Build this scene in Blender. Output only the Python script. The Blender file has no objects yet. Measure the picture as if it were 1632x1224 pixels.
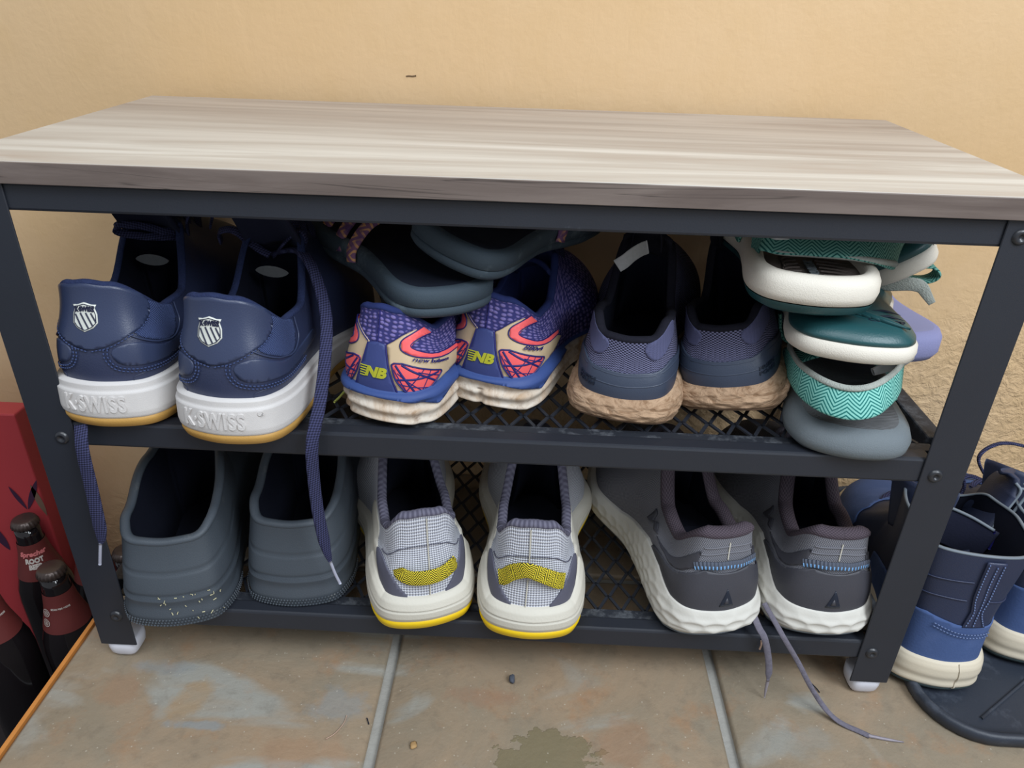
import bpy, bmesh, random
from mathutils import Matrix, Vector, geometry
random.seed(4)
SC=bpy.context.scene
C=SC.collection
# ---- camera ----
cam=bpy.data.cameras.new('camera'); camo=bpy.data.objects.new('camera',cam); C.objects.link(camo)
cam.sensor_width=36; cam.lens=1192.52/1632*36; cam.clip_start=.02
def _rot(yaw,pitch,roll):
    from math import sin,cos
    f=Vector((sin(yaw)*cos(pitch),cos(yaw)*cos(pitch),-sin(pitch))); r=Vector((cos(yaw),-sin(yaw),0)); u=r.cross(f)
    return cos(roll)*r+sin(roll)*u, -sin(roll)*r+cos(roll)*u, f
_r,_u,_f=_rot(-.0253,.4928,.0298)
camo.matrix_world=Matrix(((_r.x,_u.x,-_f.x,.0252),(_r.y,_u.y,-_f.y,-.4815),(_r.z,_u.z,-_f.z,.5694),(0,0,0,1)))
SC.camera=camo
# ---- world, lights, exposure ----
w=bpy.data.worlds.new('world'); SC.world=w; w.use_nodes=True
bg=w.node_tree.nodes['Background']; bg.inputs[0].default_value=(.86,.92,1,1); bg.inputs[1].default_value=.36
def area(name,loc,target,sx,sy,power,col):
    l=bpy.data.lights.new(name,'AREA'); l.shape='RECTANGLE'; l.size=sx; l.size_y=sy; l.energy=power; l.color=col
    o=bpy.data.objects.new(name,l); C.objects.link(o); o.location=loc
    o.rotation_euler=(Vector(target)-Vector(loc)).to_track_quat('-Z','Y').to_euler(); return o
area('window_light',(1.15,-1.15,1.75),(0,.1,.25),.9,1.1,34,(.86,.93,1))
area('ceiling_window_light',(-.25,-1.0,2.3),(0,.1,.3),1.3,.9,17,(.88,.94,1))
SC.view_settings.view_transform='Standard'; SC.view_settings.look='None'; SC.view_settings.gamma=1
SC.view_settings.use_curve_mapping=False; SC.view_settings.exposure=.40
import math, numpy as np
PI=math.pi
def crom(P,n,closed=True):
    P=np.asarray(P,float); N=len(P); out=[]
    if not closed: P=np.vstack([2*P[0]-P[1],P,2*P[-1]-P[-2]])
    segs=N if closed else N-1
    k=max(2,int(math.ceil(n/segs)))
    t=np.linspace(0,1,k,endpoint=False)[:,None]
    for i in range(segs):
        if closed: a,b,c,d=P[(i-1)%N],P[i],P[(i+1)%N],P[(i+2)%N]
        else: a,b,c,d=P[i],P[i+1],P[i+2],P[i+3]
        out.append(.5*((2*b)+(-a+c)*t+(2*a-5*b+4*c-d)*t*t+(-a+3*b-3*c+d)*t**3))
    out=np.vstack(out)
    if not closed: out=np.vstack([out,P[-2]])
    return out
def resample(Q,n,closed=True):
    if closed: Q=np.vstack([Q,Q[:1]])
    L=np.r_[0,np.cumsum(np.linalg.norm(np.diff(Q,axis=0),axis=1))]
    s=np.linspace(0,L[-1],n,endpoint=not closed)
    return np.stack([np.interp(s,L,Q[:,i]) for i in range(Q.shape[1])],1),L[-1]
NS=900
class Loop:
    def __init__(s,pts):
        s.P,s.len=resample(crom(pts,2000),NS)
    def __call__(s,u):
        u=np.asarray(u)%1.0; x=u*NS
        return np.stack([np.interp(x,np.arange(NS+1),np.r_[s.P[:,i],s.P[0,i]]) for i in range(s.P.shape[1])],-1)
    def normal(s,u):
        d=s(np.asarray(u)+.004)-s(np.asarray(u)-.004)
        n=np.stack([d[...,1],-d[...,0]],-1)
        return n/np.linalg.norm(n,axis=-1,keepdims=True)
def footprint(L,wh,wb,side=0,sq=.62,toe=0,waist=.92,hy=.02):
    # side=+1: bigger bulge on +x at the ball (lateral side of a right shoe)
    h=wh/2;b=wb/2;a=.06*side
    R=[(sq*h,hy*L),(.9*h,.065*L),(h,.15*L),(waist*h,.32*L),(waist*h*1.0,.45*L),(b*(1+a),.62*L),(b*(1+a),.73*L),(.80*b,.88*L),(.42*b,.97*L)]
    tx=-.012*side+toe
    r=[(x+(tx*max(0,(y/L-.55)/.45)),y) for x,y in R]
    l=[(-x*(1-a*1.5 if .5<y/L<.8 else 1)+(tx*max(0,(y/L-.55)/.45)),y) for x,y in R][::-1]
    return [(0,0)]+r+[(tx,L)]+l
def sstep(x): x=np.clip(x,0,1); return x*x*(3-2*x)
class Shoe:
    """surfaces of one shoe, heel at origin, toe towards +y"""
    D=dict(L=.29,wh=.08,wb=.1,side=0,sq=.62,toe=0,waist=.92,hy=.02,
      ztop=[(0,.034),(.5,.028),(1,.024)], zbot=[(0,.004),(.06,0),(.8,0),(1,.012)], out=.003,
      yb=.012,wo=.033,yt=.12,rz=[(0,.09),(.06,.088),(.22,.07),(.42,.105),(.5,.11)], rsq=.75,
      inset=.002, a=(.035,.035,.045), c=(.035,.02,.05), cf=.35, bul=(.002,.003,.004), g=(.24,.40), tz=.012)
    def __init__(s,**k):
        c=dict(s.D);c.update(k);s.c=c
        s.foot=Loop(footprint(c['L'],c['wh'],c['wb'],c['side'],c['sq'],c['toe'],c['waist'],c['hy']))
        wo,yb,yt=c['wo'],c['yb'],c['yt']; q=c['rsq']
        R=[(q*wo,yb+.005),(.97*wo,yb+.022),(wo,yb+.045),(.97*wo,yb+.6*(yt-yb)),(.72*wo,yt-.012),(.35*wo,yt)]
        ox=c.get('ox',0)
        sh=lambda x,y:(x+ox*(y-yb)/(yt-yb),y)
        s.rim=Loop([sh(0,yb)]+[sh(*p) for p in R]+[sh(0,yt+.003)]+[sh(-x,y) for x,y in R[::-1]])
        s.per=s.foot.len
    def yfr(s,u): return s.foot(u)[...,1]/s.c['L']
    def ht(s,key,u):
        t=s.c[key]; return np.interp(s.yfr(u),[p[0] for p in t],[p[1] for p in t])
    def mirror(s,u): u=np.asarray(u)%1.0; return np.where(u>.5,1-u,u)
    def T(s,u):
        m=s.mirror(u); g0,g1=s.c['g']
        q=np.where(m<g0,m*g1/g0,g1+(m-g0)*(.5-g1)/(.5-g0))
        sg=np.where(np.asarray(u)%1.0>.5,-1,1)
        p=s.rim(q*sg); rz=s.c['rz']
        xs=np.array([r[0] for r in rz]);zs=np.array([r[1] for r in rz])
        # smooth interpolation (cosine)
        i=np.clip(np.searchsorted(xs,q,side='right')-1,0,len(xs)-2)
        t=sstep((q-xs[i])/(xs[i+1]-xs[i])); z=zs[i]+(zs[i+1]-zs[i])*t
        tl=s.c.get('tilt',0)  # rim tilt left/right
        return np.concatenate([p,(z+tl*p[...,0])[...,None]],-1)
    def w3(s,m,vals):
        h,sd,t=vals; a=sstep(m/.2); b=sstep((m-.2)/.3)
        return (h*(1-a)+sd*a)*(1-b)+t*b
    def up(s,u,v,off=0):
        """outer surface of the upper"""
        u,v=np.broadcast_arrays(np.asarray(u,float),np.asarray(v,float))
        def f(u,v):
            m=s.mirror(u); n=s.foot.normal(u); B2=s.foot(u)-n*s.c['inset']
            z0=s.ht('ztop',u)-.003
            B=np.concatenate([B2,z0[...,None]],-1); T=s.T(u)
            n3=np.concatenate([n,np.zeros_like(n[...,:1])],-1); upv=np.array([0,0,1.])
            a=s.w3(m,s.c['a'])[...,None]; c=s.w3(m,s.c['c'])[...,None]; bl=s.w3(m,s.c['bul'])[...,None]
            wt=sstep((m-.22)/.28)[...,None]
            fwd=B-T; fwd=fwd*np.array([1,1,0]);
            P1=B+upv*a+n3*bl; P2=T-upv*c*(1-wt)+n3*bl*(1-wt)+wt*(fwd*s.c['cf']-upv*s.c['tz'])
            v=v[...,None]; w=1-v
            return w**3*B+3*w*w*v*P1+3*w*v*v*P2+v**3*T
        P=f(u,v)
        d=s.c.get('disp')
        if np.any(off) or d:
            e=1e-3
            vv=np.clip(v,0,1-e)
            du=f(u+e,v)-f(u-e,v); dv=f(u,vv+e)-f(u,vv)
            N=np.cross(du,dv); N/=np.linalg.norm(N,axis=-1,keepdims=True)+1e-12
            o=np.asarray(off,float)
            if d:
                uu=(np.asarray(u)+.5)%1-.5; o=o+d(uu*s.per,v)
            P=P+N*np.broadcast_to(o,v.shape)[...,None]
        return P
    def mid(s,u,v,off=0):
        """side wall of the midsole"""
        u,v=np.broadcast_arrays(np.asarray(u,float),np.asarray(v,float))
        n=s.foot.normal(u); zt=s.ht('ztop',u); zb=s.ht('zbot',u)+s.c.get('outs',.004)
        pr=s.c.get('prof',[(0,0),(.5,.002),(1,0)])
        o=s.c['out']+np.interp(v,[p[0] for p in pr],[p[1] for p in pr])+off
        d=s.c.get('mdisp')
        if d: o=o+d(((u+.5)%1-.5)*s.per,v,zb+(zt-zb)*v)
        xy=s.foot(u)+n*o[...,None]
        return np.concatenate([xy,(zb+(zt-zb)*v)[...,None]],-1)
def place(x,y,z,yaw=0,pitch=0,roll=0,sc=1):
    """4x4 matrix: local +y turned by yaw (deg, towards +x), toe raised by pitch, rolled about its length"""
    a,b,c=[math.radians(t) for t in(-yaw,pitch,roll)]
    Rz=np.array([[math.cos(a),-math.sin(a),0],[math.sin(a),math.cos(a),0],[0,0,1]])
    Rx=np.array([[1,0,0],[0,math.cos(b),-math.sin(b)],[0,math.sin(b),math.cos(b)]])
    Ry=np.array([[math.cos(c),0,math.sin(c)],[0,1,0],[-math.sin(c),0,math.cos(c)]])
    M=np.eye(4);M[:3,:3]=Rz@Rx@Ry*sc;M[:3,3]=(x,y,z);return M
# ---- helpers ----
def link(name,me,parent=None,m=None):
    o=bpy.data.objects.new(name,me); C.objects.link(o)
    if parent is not None: o.parent=parent
    if m: 
        for x in (m if isinstance(m,(list,tuple)) else [m]): me.materials.append(x)
    return o
def thing(name,label,cat,M=None,group=None,loc=None):
    o=bpy.data.objects.new(name,None); C.objects.link(o); o.empty_display_size=.02
    if M is not None: o.matrix_basis=Matrix([list(r) for r in M])
    if loc: o.location=loc
    o['label']=label; o['category']=cat
    if group: o['group']=group
    return o
def tag(o,label,cat=None,group=None):
    o['label']=label
    if cat: o['category']=cat
    if group: o['group']=group
    return o
def struct(o): o['kind']='structure'; return o
def rawmesh(name,V,F,parent,m,smooth=True,uv=None,mi=None):
    me=bpy.data.meshes.new(name); me.from_pydata([tuple(map(float,v)) for v in V],[],[tuple(map(int,f)) for f in F])
    if smooth: me.polygons.foreach_set('use_smooth',[True]*len(me.polygons))
    if uv is not None:
        l=me.uv_layers.new(name='uv'); idx=np.empty(len(me.loops),int); me.loops.foreach_get('vertex_index',idx)
        l.data.foreach_set('uv',np.asarray(uv,float)[idx].ravel())
    if mi is not None: me.polygons.foreach_set('material_index',list(map(int,mi)))
    me.validate(); return link(name,me,parent,m)
def grid(name,P,parent,m,closed=True,uv=None,capend=False,capstart=False,smooth=True):
    n,k=P.shape[:2]; V=P.reshape(-1,3); F=[]
    N=n if closed else n-1
    for i in range(N):
        a=i*k;b=((i+1)%n)*k
        for j in range(k-1): F.append((a+j,b+j,b+j+1,a+j+1))
    if capend: F.append([i*k+k-1 for i in range(n)])
    if capstart: F.append([i*k for i in range(n)][::-1])
    return rawmesh(name,V,F,parent,m,smooth,None if uv is None else uv.reshape(-1,2))
def box(name,lo,hi,parent,m,bev=0,seg=2,rotz=0):
    bm=bmesh.new(); bmesh.ops.create_cube(bm,size=1)
    lo=np.array(lo,float);hi=np.array(hi,float);c=(lo+hi)/2;s=hi-lo
    bmesh.ops.scale(bm,vec=s,verts=bm.verts)
    if bev: bmesh.ops.bevel(bm,geom=bm.edges[:],offset=bev,segments=seg,affect='EDGES',profile=.5)
    if rotz: bmesh.ops.rotate(bm,verts=bm.verts,matrix=Matrix.Rotation(rotz,3,'Z'))
    bmesh.ops.translate(bm,vec=c,verts=bm.verts)
    me=bpy.data.meshes.new(name); bm.to_mesh(me); bm.free()
    return link(name,me,parent,m)
def lathe(name,prof,parent,m,n=40,loc=(0,0,0),axis='z',cap=True):
    P=np.zeros((n,len(prof),3))
    for i in range(n):
        a=2*PI*i/n
        for j,(r,z) in enumerate(prof):
            P[i,j]=(r*math.cos(a),r*math.sin(a),z) if axis=='z' else (r*math.cos(a),z,r*math.sin(a))
    P+=np.array(loc)
    return grid(name,P,parent,m,True,capend=cap,capstart=cap)
def sweep(name,path,wdir,width,thick,parent,m,n=60,closed=False,round_=False,taper=None,uv=True,smoothpath=True):
    """ribbon or cord along a path; wdir is the direction of its width (one vector or one per control point)"""
    P=crom(path,n,closed) if smoothpath else np.asarray(path,float)
    P,L=resample(P,n,closed)
    W=np.asarray(wdir,float)
    if W.ndim==1: W=np.repeat(W[None],n,0)
    else:
        t=np.linspace(0,len(W)-1,n); W=np.stack([np.interp(t,range(len(W)),W[:,i]) for i in range(3)],1)
    T=np.gradient(P,axis=0) if not closed else np.roll(P,-1,0)-np.roll(P,1,0)
    T/=np.linalg.norm(T,axis=1,keepdims=True)+1e-12
    W=W-(W*T).sum(1,keepdims=True)*T; W/=np.linalg.norm(W,axis=1,keepdims=True)+1e-12
    B=np.cross(T,W)
    k=10
    if round_: sec=[(math.cos(2*PI*i/k)*.5,math.sin(2*PI*i/k)*.5) for i in range(k)]
    else: sec=[(-.5,-.2),(-.42,-.5),(0,-.55),(.42,-.5),(.5,-.2),(.5,.2),(.42,.5),(0,.55),(-.42,.5),(-.5,.2)]
    tp=np.ones(n) if taper is None else np.interp(np.linspace(0,1,n),[a for a,b in taper],[b for a,b in taper])
    G=np.stack([P+W*(a*width*tp)[:,None]+B*(b*thick*tp)[:,None] for a,b in sec],1)
    G=np.concatenate([G,G[:,:1]],1)
    uvs=np.zeros(G.shape[:2]+(2,)); uvs[...,0]=np.linspace(0,L,n)[:,None]; uvs[...,1]=np.array([a*width for a,b in sec]+[sec[0][0]*width])[None]
    V=G.reshape(-1,3);K=G.shape[1];F=[]
    for i in range(n if closed else n-1):
        a=i*K;b=((i+1)%n)*K
        for j in range(K-1): F.append((a+j,b+j,b+j+1,a+j+1))
    if not closed: F+= [list(range(K-1))[::-1],[(n-1)*K+j for j in range(K-1)]]
    return rawmesh(name,V,F,parent,m,True,uvs.reshape(-1,2))
def inpoly(p,poly):
    x,y=p;c=False;n=len(poly);j=n-1
    for i in range(n):
        xi,yi=poly[i];xj,yj=poly[j]
        if (yi>y)!=(yj>y) and x<(xj-xi)*(y-yi)/(yj-yi)+xi: c=not c
        j=i
    return c
def tri2d(polys,step):
    """triangles inside polygons (even-odd), with inner points so that it can follow a curved surface"""
    pts=[];edges=[]
    for poly in polys:
        Q=[]
        n=len(poly)
        for i in range(n):
            a=np.array(poly[i]);b=np.array(poly[(i+1)%n]); k=max(1,int(np.linalg.norm(b-a)/step))
            for t in range(k): Q.append(tuple(a+(b-a)*t/k))
        b0=len(pts);pts+=Q; edges+=[(b0+i,b0+(i+1)%len(Q)) for i in range(len(Q))]
    A=np.array(pts);lo=A.min(0);hi=A.max(0)
    for x in np.arange(lo[0]+step*.5,hi[0],step):
        for y in np.arange(lo[1]+step*.5,hi[1],step):
            if sum(inpoly((x,y),q) for q in polys)%2 and np.min(np.abs(A-np.array([x,y])).max(1))>step*.4: pts.append((x,y))
    r=geometry.delaunay_2d_cdt([Vector(p) for p in pts],edges,[],0,1e-7)
    V=[tuple(v) for v in r[0]]; F=[]
    for f in r[2]:
        c=np.mean([V[i] for i in f],0)
        if sum(inpoly(c,q) for q in polys)%2: F.append(list(f))
    return V,F
def solidify2d(V,F,fn,top,bot):
    """fn(array of 2D points, offset)->3D"""
    A=np.array(V); Pt=fn(A,top); Pb=fn(A,bot); n=len(V)
    cnt={}
    for f in F:
        for i in range(len(f)):
            e=(f[i],f[(i+1)%len(f)]); cnt[e]=1
    S=[]
    for (a,b) in cnt:
        if (b,a) not in cnt: S.append((a,a+n,b+n,b))
    return np.vstack([Pt,Pb]),[tuple(f) for f in F]+S
def patch(name,S,polys,parent,m,off=.0009,surf='up',H=.085,smooth=True,step=.003,thick=.0012,kind=None):
    """a piece lying on the shoe surface; polygons in (s metres from the heel seam, v 0..1)"""
    if not isinstance(polys[0][0],(tuple,list)): polys=[polys]
    Q=[]
    for p in polys:
        p=[(a,b*H) for a,b in p]
        if smooth: p=[tuple(q) for q in resample(crom(p,6*len(p)),max(24,5*len(p)))[0]]
        Q.append(p)
    V,F=tri2d(Q,step)
    fnS=getattr(S,surf)
    fn=lambda A,o: fnS(A[:,0]/S.per,A[:,1]/H,o)
    P,FF=solidify2d(V,F,fn,off,off-thick)
    uv=np.vstack([np.array(V)]*2)
    return rawmesh(name,P,FF,parent,m,True,uv)
def lines(name,S,paths,r,parent,m,surf='up',off=.0,smooth=True,flat=1.0,n=40):
    V=[];F=[];fn=getattr(S,surf)
    for p in paths:
        p=np.array(p,float)
        q=crom(p,n,False) if smooth else resample(p,n,False)[0]
        q=resample(q,n,False)[0]
        P=fn(q[:,0]/S.per,q[:,1],off); P2=fn(q[:,0]/S.per,q[:,1],off+.001)
        N=P2-P;N/=np.linalg.norm(N,axis=1,keepdims=True)+1e-12
        T=np.gradient(P,axis=0);T/=np.linalg.norm(T,axis=1,keepdims=True)+1e-12
        B=np.cross(T,N);b0=len(V);k=6
        for i in range(n):
            for j in range(k):
                a=2*PI*j/k; V.append(P[i]+(N[i]*math.sin(a)*flat+B[i]*math.cos(a))*r)
        for i in range(n-1):
            for j in range(k): F.append((b0+i*k+j,b0+i*k+(j+1)%k,b0+(i+1)*k+(j+1)%k,b0+(i+1)*k+j))
    return rawmesh(name,V,F,parent,m)
def stitches(name,S,paths,parent,m,gap=.0028,ln=.0017,r=.00045,surf='up',off=.0012):
    V=[];F=[];fn=getattr(S,surf)
    for p in paths:
        q=crom(np.array(p,float),200,False)
        P=fn(q[:,0]/S.per,q[:,1],off); P2=fn(q[:,0]/S.per,q[:,1],off+.001)
        L=np.r_[0,np.cumsum(np.linalg.norm(np.diff(P,axis=0),axis=1))]
        for s0 in np.arange(0,L[-1]-ln,gap):
            A=np.array([np.interp(s0,L,P[:,i]) for i in range(3)]);B=np.array([np.interp(s0+ln,L,P[:,i]) for i in range(3)])
            i=int(np.searchsorted(L,s0)); i=min(i,len(P)-1); N=P2[i]-P[i];N/=np.linalg.norm(N)
            T=(B-A)/np.linalg.norm(B-A); W=np.cross(T,N)*r; b0=len(V)
            for X,sg in((A,-1),(B,1)): V+= [X+W-N*r,X-W-N*r,X-W*.8+N*r,X+W*.8+N*r]
            F+=[(b0,b0+1,b0+2,b0+3),(b0+4,b0+7,b0+6,b0+5)]+[(b0+i,b0+4+i,b0+4+(i+1)%4,b0+(i+1)%4) for i in range(4)]
    o=rawmesh(name,V,F,parent,m); o['kind']='stuff'; return o
def textpoly(txt,size,extr=.0,off=0,shear=0,space=1,align='CENTER'):
    cu=bpy.data.curves.new('t','FONT'); cu.body=txt; cu.size=size; cu.extrude=extr; cu.offset=off; cu.shear=shear; cu.space_character=space
    cu.align_x=align; cu.align_y='CENTER'; cu.resolution_u=3
    o=bpy.data.objects.new('t',cu); C.objects.link(o)
    dg=bpy.context.evaluated_depsgraph_get(); me=o.evaluated_get(dg).to_mesh()
    V=np.array([v.co[:] for v in me.vertices]);F=[tuple(p.vertices) for p in me.polygons]
    o.evaluated_get(dg).to_mesh_clear(); bpy.data.objects.remove(o); bpy.data.curves.remove(cu)
    return V,F
def text_on(name,txt,size,S,s0,v0,parent,m,surf='up',H=.085,extr=.0004,off=.0012,rot=0,bold=0,shear=0,sx=1,space=1):
    V,F=textpoly(txt,size,extr,bold,shear,space)
    if not len(V): return
    c,s=math.cos(math.radians(rot)),math.sin(math.radians(rot))
    x=V[:,0]*sx;y=V[:,1]
    X=s0+x*c-y*s;Y=v0*H+x*s+y*c
    P=getattr(S,surf)(X/S.per,Y/H,V[:,2]+off)
    return rawmesh(name,P,F,parent,m,False)
def text_flat(name,txt,size,M,parent,m,extr=.0003,bold=0,sx=1,shear=0,bend=None):
    V,F=textpoly(txt,size,extr,bold,shear)
    V=V*np.array([sx,1,1])
    if bend:   # wrap around a vertical cylinder / cone: bend=(r0, slope, z0, angle0)
        r0,sl,z0,a0=bend
        r=r0+sl*V[:,1]+V[:,2]; a=a0+V[:,0]/r0
        V=np.stack([r*np.cos(a),r*np.sin(a),z0+V[:,1]],1)
    V=np.c_[V,np.ones(len(V))]@np.asarray(M).T
    return rawmesh(name,V[:,:3],F,parent,m,False)
# ---- materials ----
class NT:
    def __init__(s,name):
        s.m=bpy.data.materials.new(name); s.m.use_nodes=True; s.t=s.m.node_tree; s.b=s.t.nodes['Principled BSDF']
        s._c={}
    def n(s,ty,**k):
        x=s.t.nodes.new(ty)
        for a,b in k.items():
            if a.startswith('i_'): x.inputs[int(a[2:])].default_value=b
            else: setattr(x,a,b)
        return x
    def l(s,a,b): s.t.links.new(a,b)
    def co(s,kind='Object',scale=(1,1,1),rot=(0,0,0)):
        key=(kind,tuple(scale),tuple(rot))
        if key not in s._c:
            t=s.n('ShaderNodeTexCoord'); mp=s.n('ShaderNodeMapping'); mp.inputs['Scale'].default_value=scale; mp.inputs['Rotation'].default_value=rot
            s.l(t.outputs[kind],mp.inputs['Vector']); s._c[key]=mp.outputs[0]
        return s._c[key]
    def noise(s,scale,det=3,rough=.5,co=None,dist=0):
        x=s.n('ShaderNodeTexNoise'); x.inputs['Scale'].default_value=scale; x.inputs['Detail'].default_value=det; x.inputs['Roughness'].default_value=rough; x.inputs['Distortion'].default_value=dist
        s.l(co if co is not None else s.co(),x.inputs['Vector']); return x.outputs['Fac']
    def vor(s,scale,feat='F1',co=None,rnd=1):
        x=s.n('ShaderNodeTexVoronoi',feature=feat); x.inputs['Scale'].default_value=scale; x.inputs['Randomness'].default_value=rnd
        s.l(co if co is not None else s.co(),x.inputs['Vector']); return x.outputs['Distance']
    def math(s,op,a,b=None,c=None):
        x=s.n('ShaderNodeMath',operation=op)
        for i,v in enumerate((a,b,c)):
            if v is None: continue
            if isinstance(v,(int,float)): x.inputs[i].default_value=v
            else: s.l(v,x.inputs[i])
        return x.outputs[0]
    def ramp(s,f,stops):
        x=s.n('ShaderNodeValToRGB'); e=x.color_ramp.elements
        while len(e)<len(stops): e.new(.5)
        for i,(p,c) in enumerate(stops): e[i].position=p; e[i].color=(*lin(c),1) if not isinstance(c,(int,float)) else (c,c,c,1)
        s.l(f,x.inputs[0]); return x.outputs[0]
    def mix(s,f,a,b):
        x=s.n('ShaderNodeMix',data_type='RGBA')
        if isinstance(f,(int,float)): x.inputs[0].default_value=f
        else: s.l(f,x.inputs[0])
        for i,v in ((6,a),(7,b)):
            if isinstance(v,tuple): x.inputs[i].default_value=(*lin(v),1)
            else: s.l(v,x.inputs[i])
        return x.outputs[2]
    def sep(s,v):
        x=s.n('ShaderNodeSeparateXYZ'); s.l(v,x.inputs[0]); return x.outputs
    def color(s,c):
        if isinstance(c,tuple): s.b.inputs['Base Color'].default_value=(*lin(c),1)
        else: s.l(c,s.b.inputs['Base Color'])
    def bump(s,h,strength=.3,dist=.001):
        x=s.n('ShaderNodeBump'); x.inputs['Strength'].default_value=strength; x.inputs['Distance'].default_value=dist
        s.l(h,x.inputs['Height'])
        if getattr(s,'_b',None) is not None: s.l(s._b,x.inputs['Normal'])
        s._b=x.outputs[0]; s.l(x.outputs[0],s.b.inputs['Normal'])
    def rough(s,r,spec=.5):
        if isinstance(r,(int,float)): s.b.inputs['Roughness'].default_value=r
        else: s.l(r,s.b.inputs['Roughness'])
        s.b.inputs['Specular IOR Level'].default_value=spec
def lin(c): return tuple(((x/255)/12.92 if x/255<=.04045 else ((x/255+.055)/1.055)**2.4) for x in c[:3])
def simple(name,c,r=.6,c2=None,ns=30,bs=400,bump=.15,spec=.4,metal=0,bd=.0006,dirt=None,dirts=18,dirtp=(.55,.75)):
    """two-tone noisy surface with fine relief; c in 0-255 sRGB"""
    k=NT(name)
    c2=c2 or tuple(x*.82 for x in c)
    col=k.mix(k.noise(ns,4,.6),c2,c)
    if dirt: col=k.mix(k.ramp(k.noise(dirts,6,.7),[(dirtp[0],0.),(dirtp[1],1.)]),col,dirt)
    k.color(col)
    if bump: k.bump(k.noise(bs,3,.6),bump,bd)
    k.rough(r,spec); k.b.inputs['Metallic'].default_value=metal
    return k.m
def weave(name,c,c2,sx=700,sy=700,bump=.5,diag=False,r=.85,sharp=(.35,.65),bd=.0006):
    """fabric with threads laid out in the surface's own uv (metres)"""
    k=NT(name); u=k.co('UV',(1,1,1),(0,0,PI/4 if diag else 0)); x=k.sep(u)
    a=k.math('SINE',k.math('MULTIPLY',x[0],sx)); b=k.math('SINE',k.math('MULTIPLY',x[1],sy))
    h=k.math('MULTIPLY_ADD',k.math('MULTIPLY',a,b),.5,.5)
    f=k.ramp(h,[(sharp[0],0.),(sharp[1],1.)])
    k.color(k.mix(f,c2,c)); k.bump(h,bump,bd); k.rough(r,.25); return k.m
def hexd(s,v,z):
    """oval dents of a moulded foam sole, in staggered rows around the heel"""
    r=np.floor(z/.0085); x=s/.017+.5*(r%2); fx=x-np.floor(x)-.5; fz=z/.0085-r-.5
    d=np.sqrt((fx*2)**2+(fz*2)**2)
    return -.0016*np.clip(1-d**2,0,1)*np.clip(1.25-np.abs(v-.45)*2.2,0,1)
def wrinkle(s,v,z):
    return .00035*np.sin(s*300+7*np.sin(z*230+s*60))*np.sin(z*520+3*np.sin(s*130))+.0003*np.sin(s*410+z*700)
def ridges(s,v,z):
    return .0011*np.sin(v*PI*5.2+.4*np.sin(s*60))-.0028*np.exp(-((s)/.0028)**2)*(v<.62)
def ridge2(s,v,z):
    return .0011*np.sin(v*PI*5+.5*np.sin(s*60))-.003*np.exp(-((s+.03)/.005)**2)*(v<.8)-.003*np.exp(-((s-.034)/.005)**2)*(v<.8)
def clogd(s,v):
    g=lambda c,w:np.exp(-((v-c-.04*np.cos(s*14))/w)**2)
    return -.0012*g(.60,.012)-.0022*g(.30,.016)+.0016*g(.262,.012)-.0012*g(.17,.010)+.0016*np.clip((.15-v)/.03,0,1)*(v<.3)
KS=dict(L=.292,wh=.085,wb=.105,ztop=[(0,.040),(.12,.0375),(.4,.033),(1,.027)],zbot=[(0,.0015),(.06,0),(.85,0),(1,.012)],outs=.0105,out=.0045,
  prof=[(0,-.0018),(.06,-.0006),(.2,.0),(.78,-.001),(.8,-.0025),(1,-.003)],yb=.018,wo=.034,yt=.135,rsq=.6,
  rz=[(0,.112),(.05,.110),(.20,.081),(.30,.080),(.42,.125),(.5,.132)],a=(.04,.03,.06),c=(.035,.02,.06),cf=.4,bul=(.0025,.003,.004),inset=.0035,tz=.02)
NB=dict(L=.265,wh=.074,wb=.094,ztop=[(0,.032),(.15,.034),(.4,.026),(1,.022)],zbot=[(0,.004),(.05,.0),(.85,0),(1,.014)],outs=.0,out=.006,
  prof=[(0,-.007),(.12,-.001),(.5,.0005),(.85,-.001),(1,-.004)],yb=.012,wo=.029,yt=.115,rsq=.66,
  rz=[(0,.094),(.05,.092),(.2,.070),(.3,.072),(.42,.102),(.5,.105)],a=(.025,.03,.05),c=(.025,.02,.05),bul=(.003,.005,.004),inset=-.001)
KN=dict(L=.28,wh=.079,wb=.1,ztop=[(0,.027),(.15,.031),(.4,.03),(1,.024)],zbot=[(0,.006),(.07,.0),(.85,0),(1,.016)],outs=.003,out=.007,
  prof=[(0,-.006),(.15,-.001),(.45,.001),(.8,-.0015),(1,-.006)],yb=.013,wo=.031,yt=.125,rsq=.7,mdisp=wrinkle,
  rz=[(0,.071),(.06,.072),(.13,.083),(.2,.080),(.30,.073),(.42,.118),(.5,.123)],a=(.022,.025,.05),c=(.028,.02,.05),bul=(.002,.003,.004),inset=.002)
CL=dict(L=.29,wh=.098,wb=.112,ztop=[(0,.004),(1,.004)],zbot=[(0,.003),(.05,0),(.85,0),(1,.012)],outs=.0,out=-.004,prof=[(0,-.003),(1,0)],
  yb=.016,wo=.0395,yt=.14,rsq=.72,rz=[(0,.078),(.06,.079),(.18,.088),(.34,.108),(.44,.118),(.5,.120)],a=(.035,.035,.06),c=(.03,.03,.03),cf=.45,bul=(.003,.003,.004),inset=.001,disp=clogd,tz=.0,sq=.66)
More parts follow.
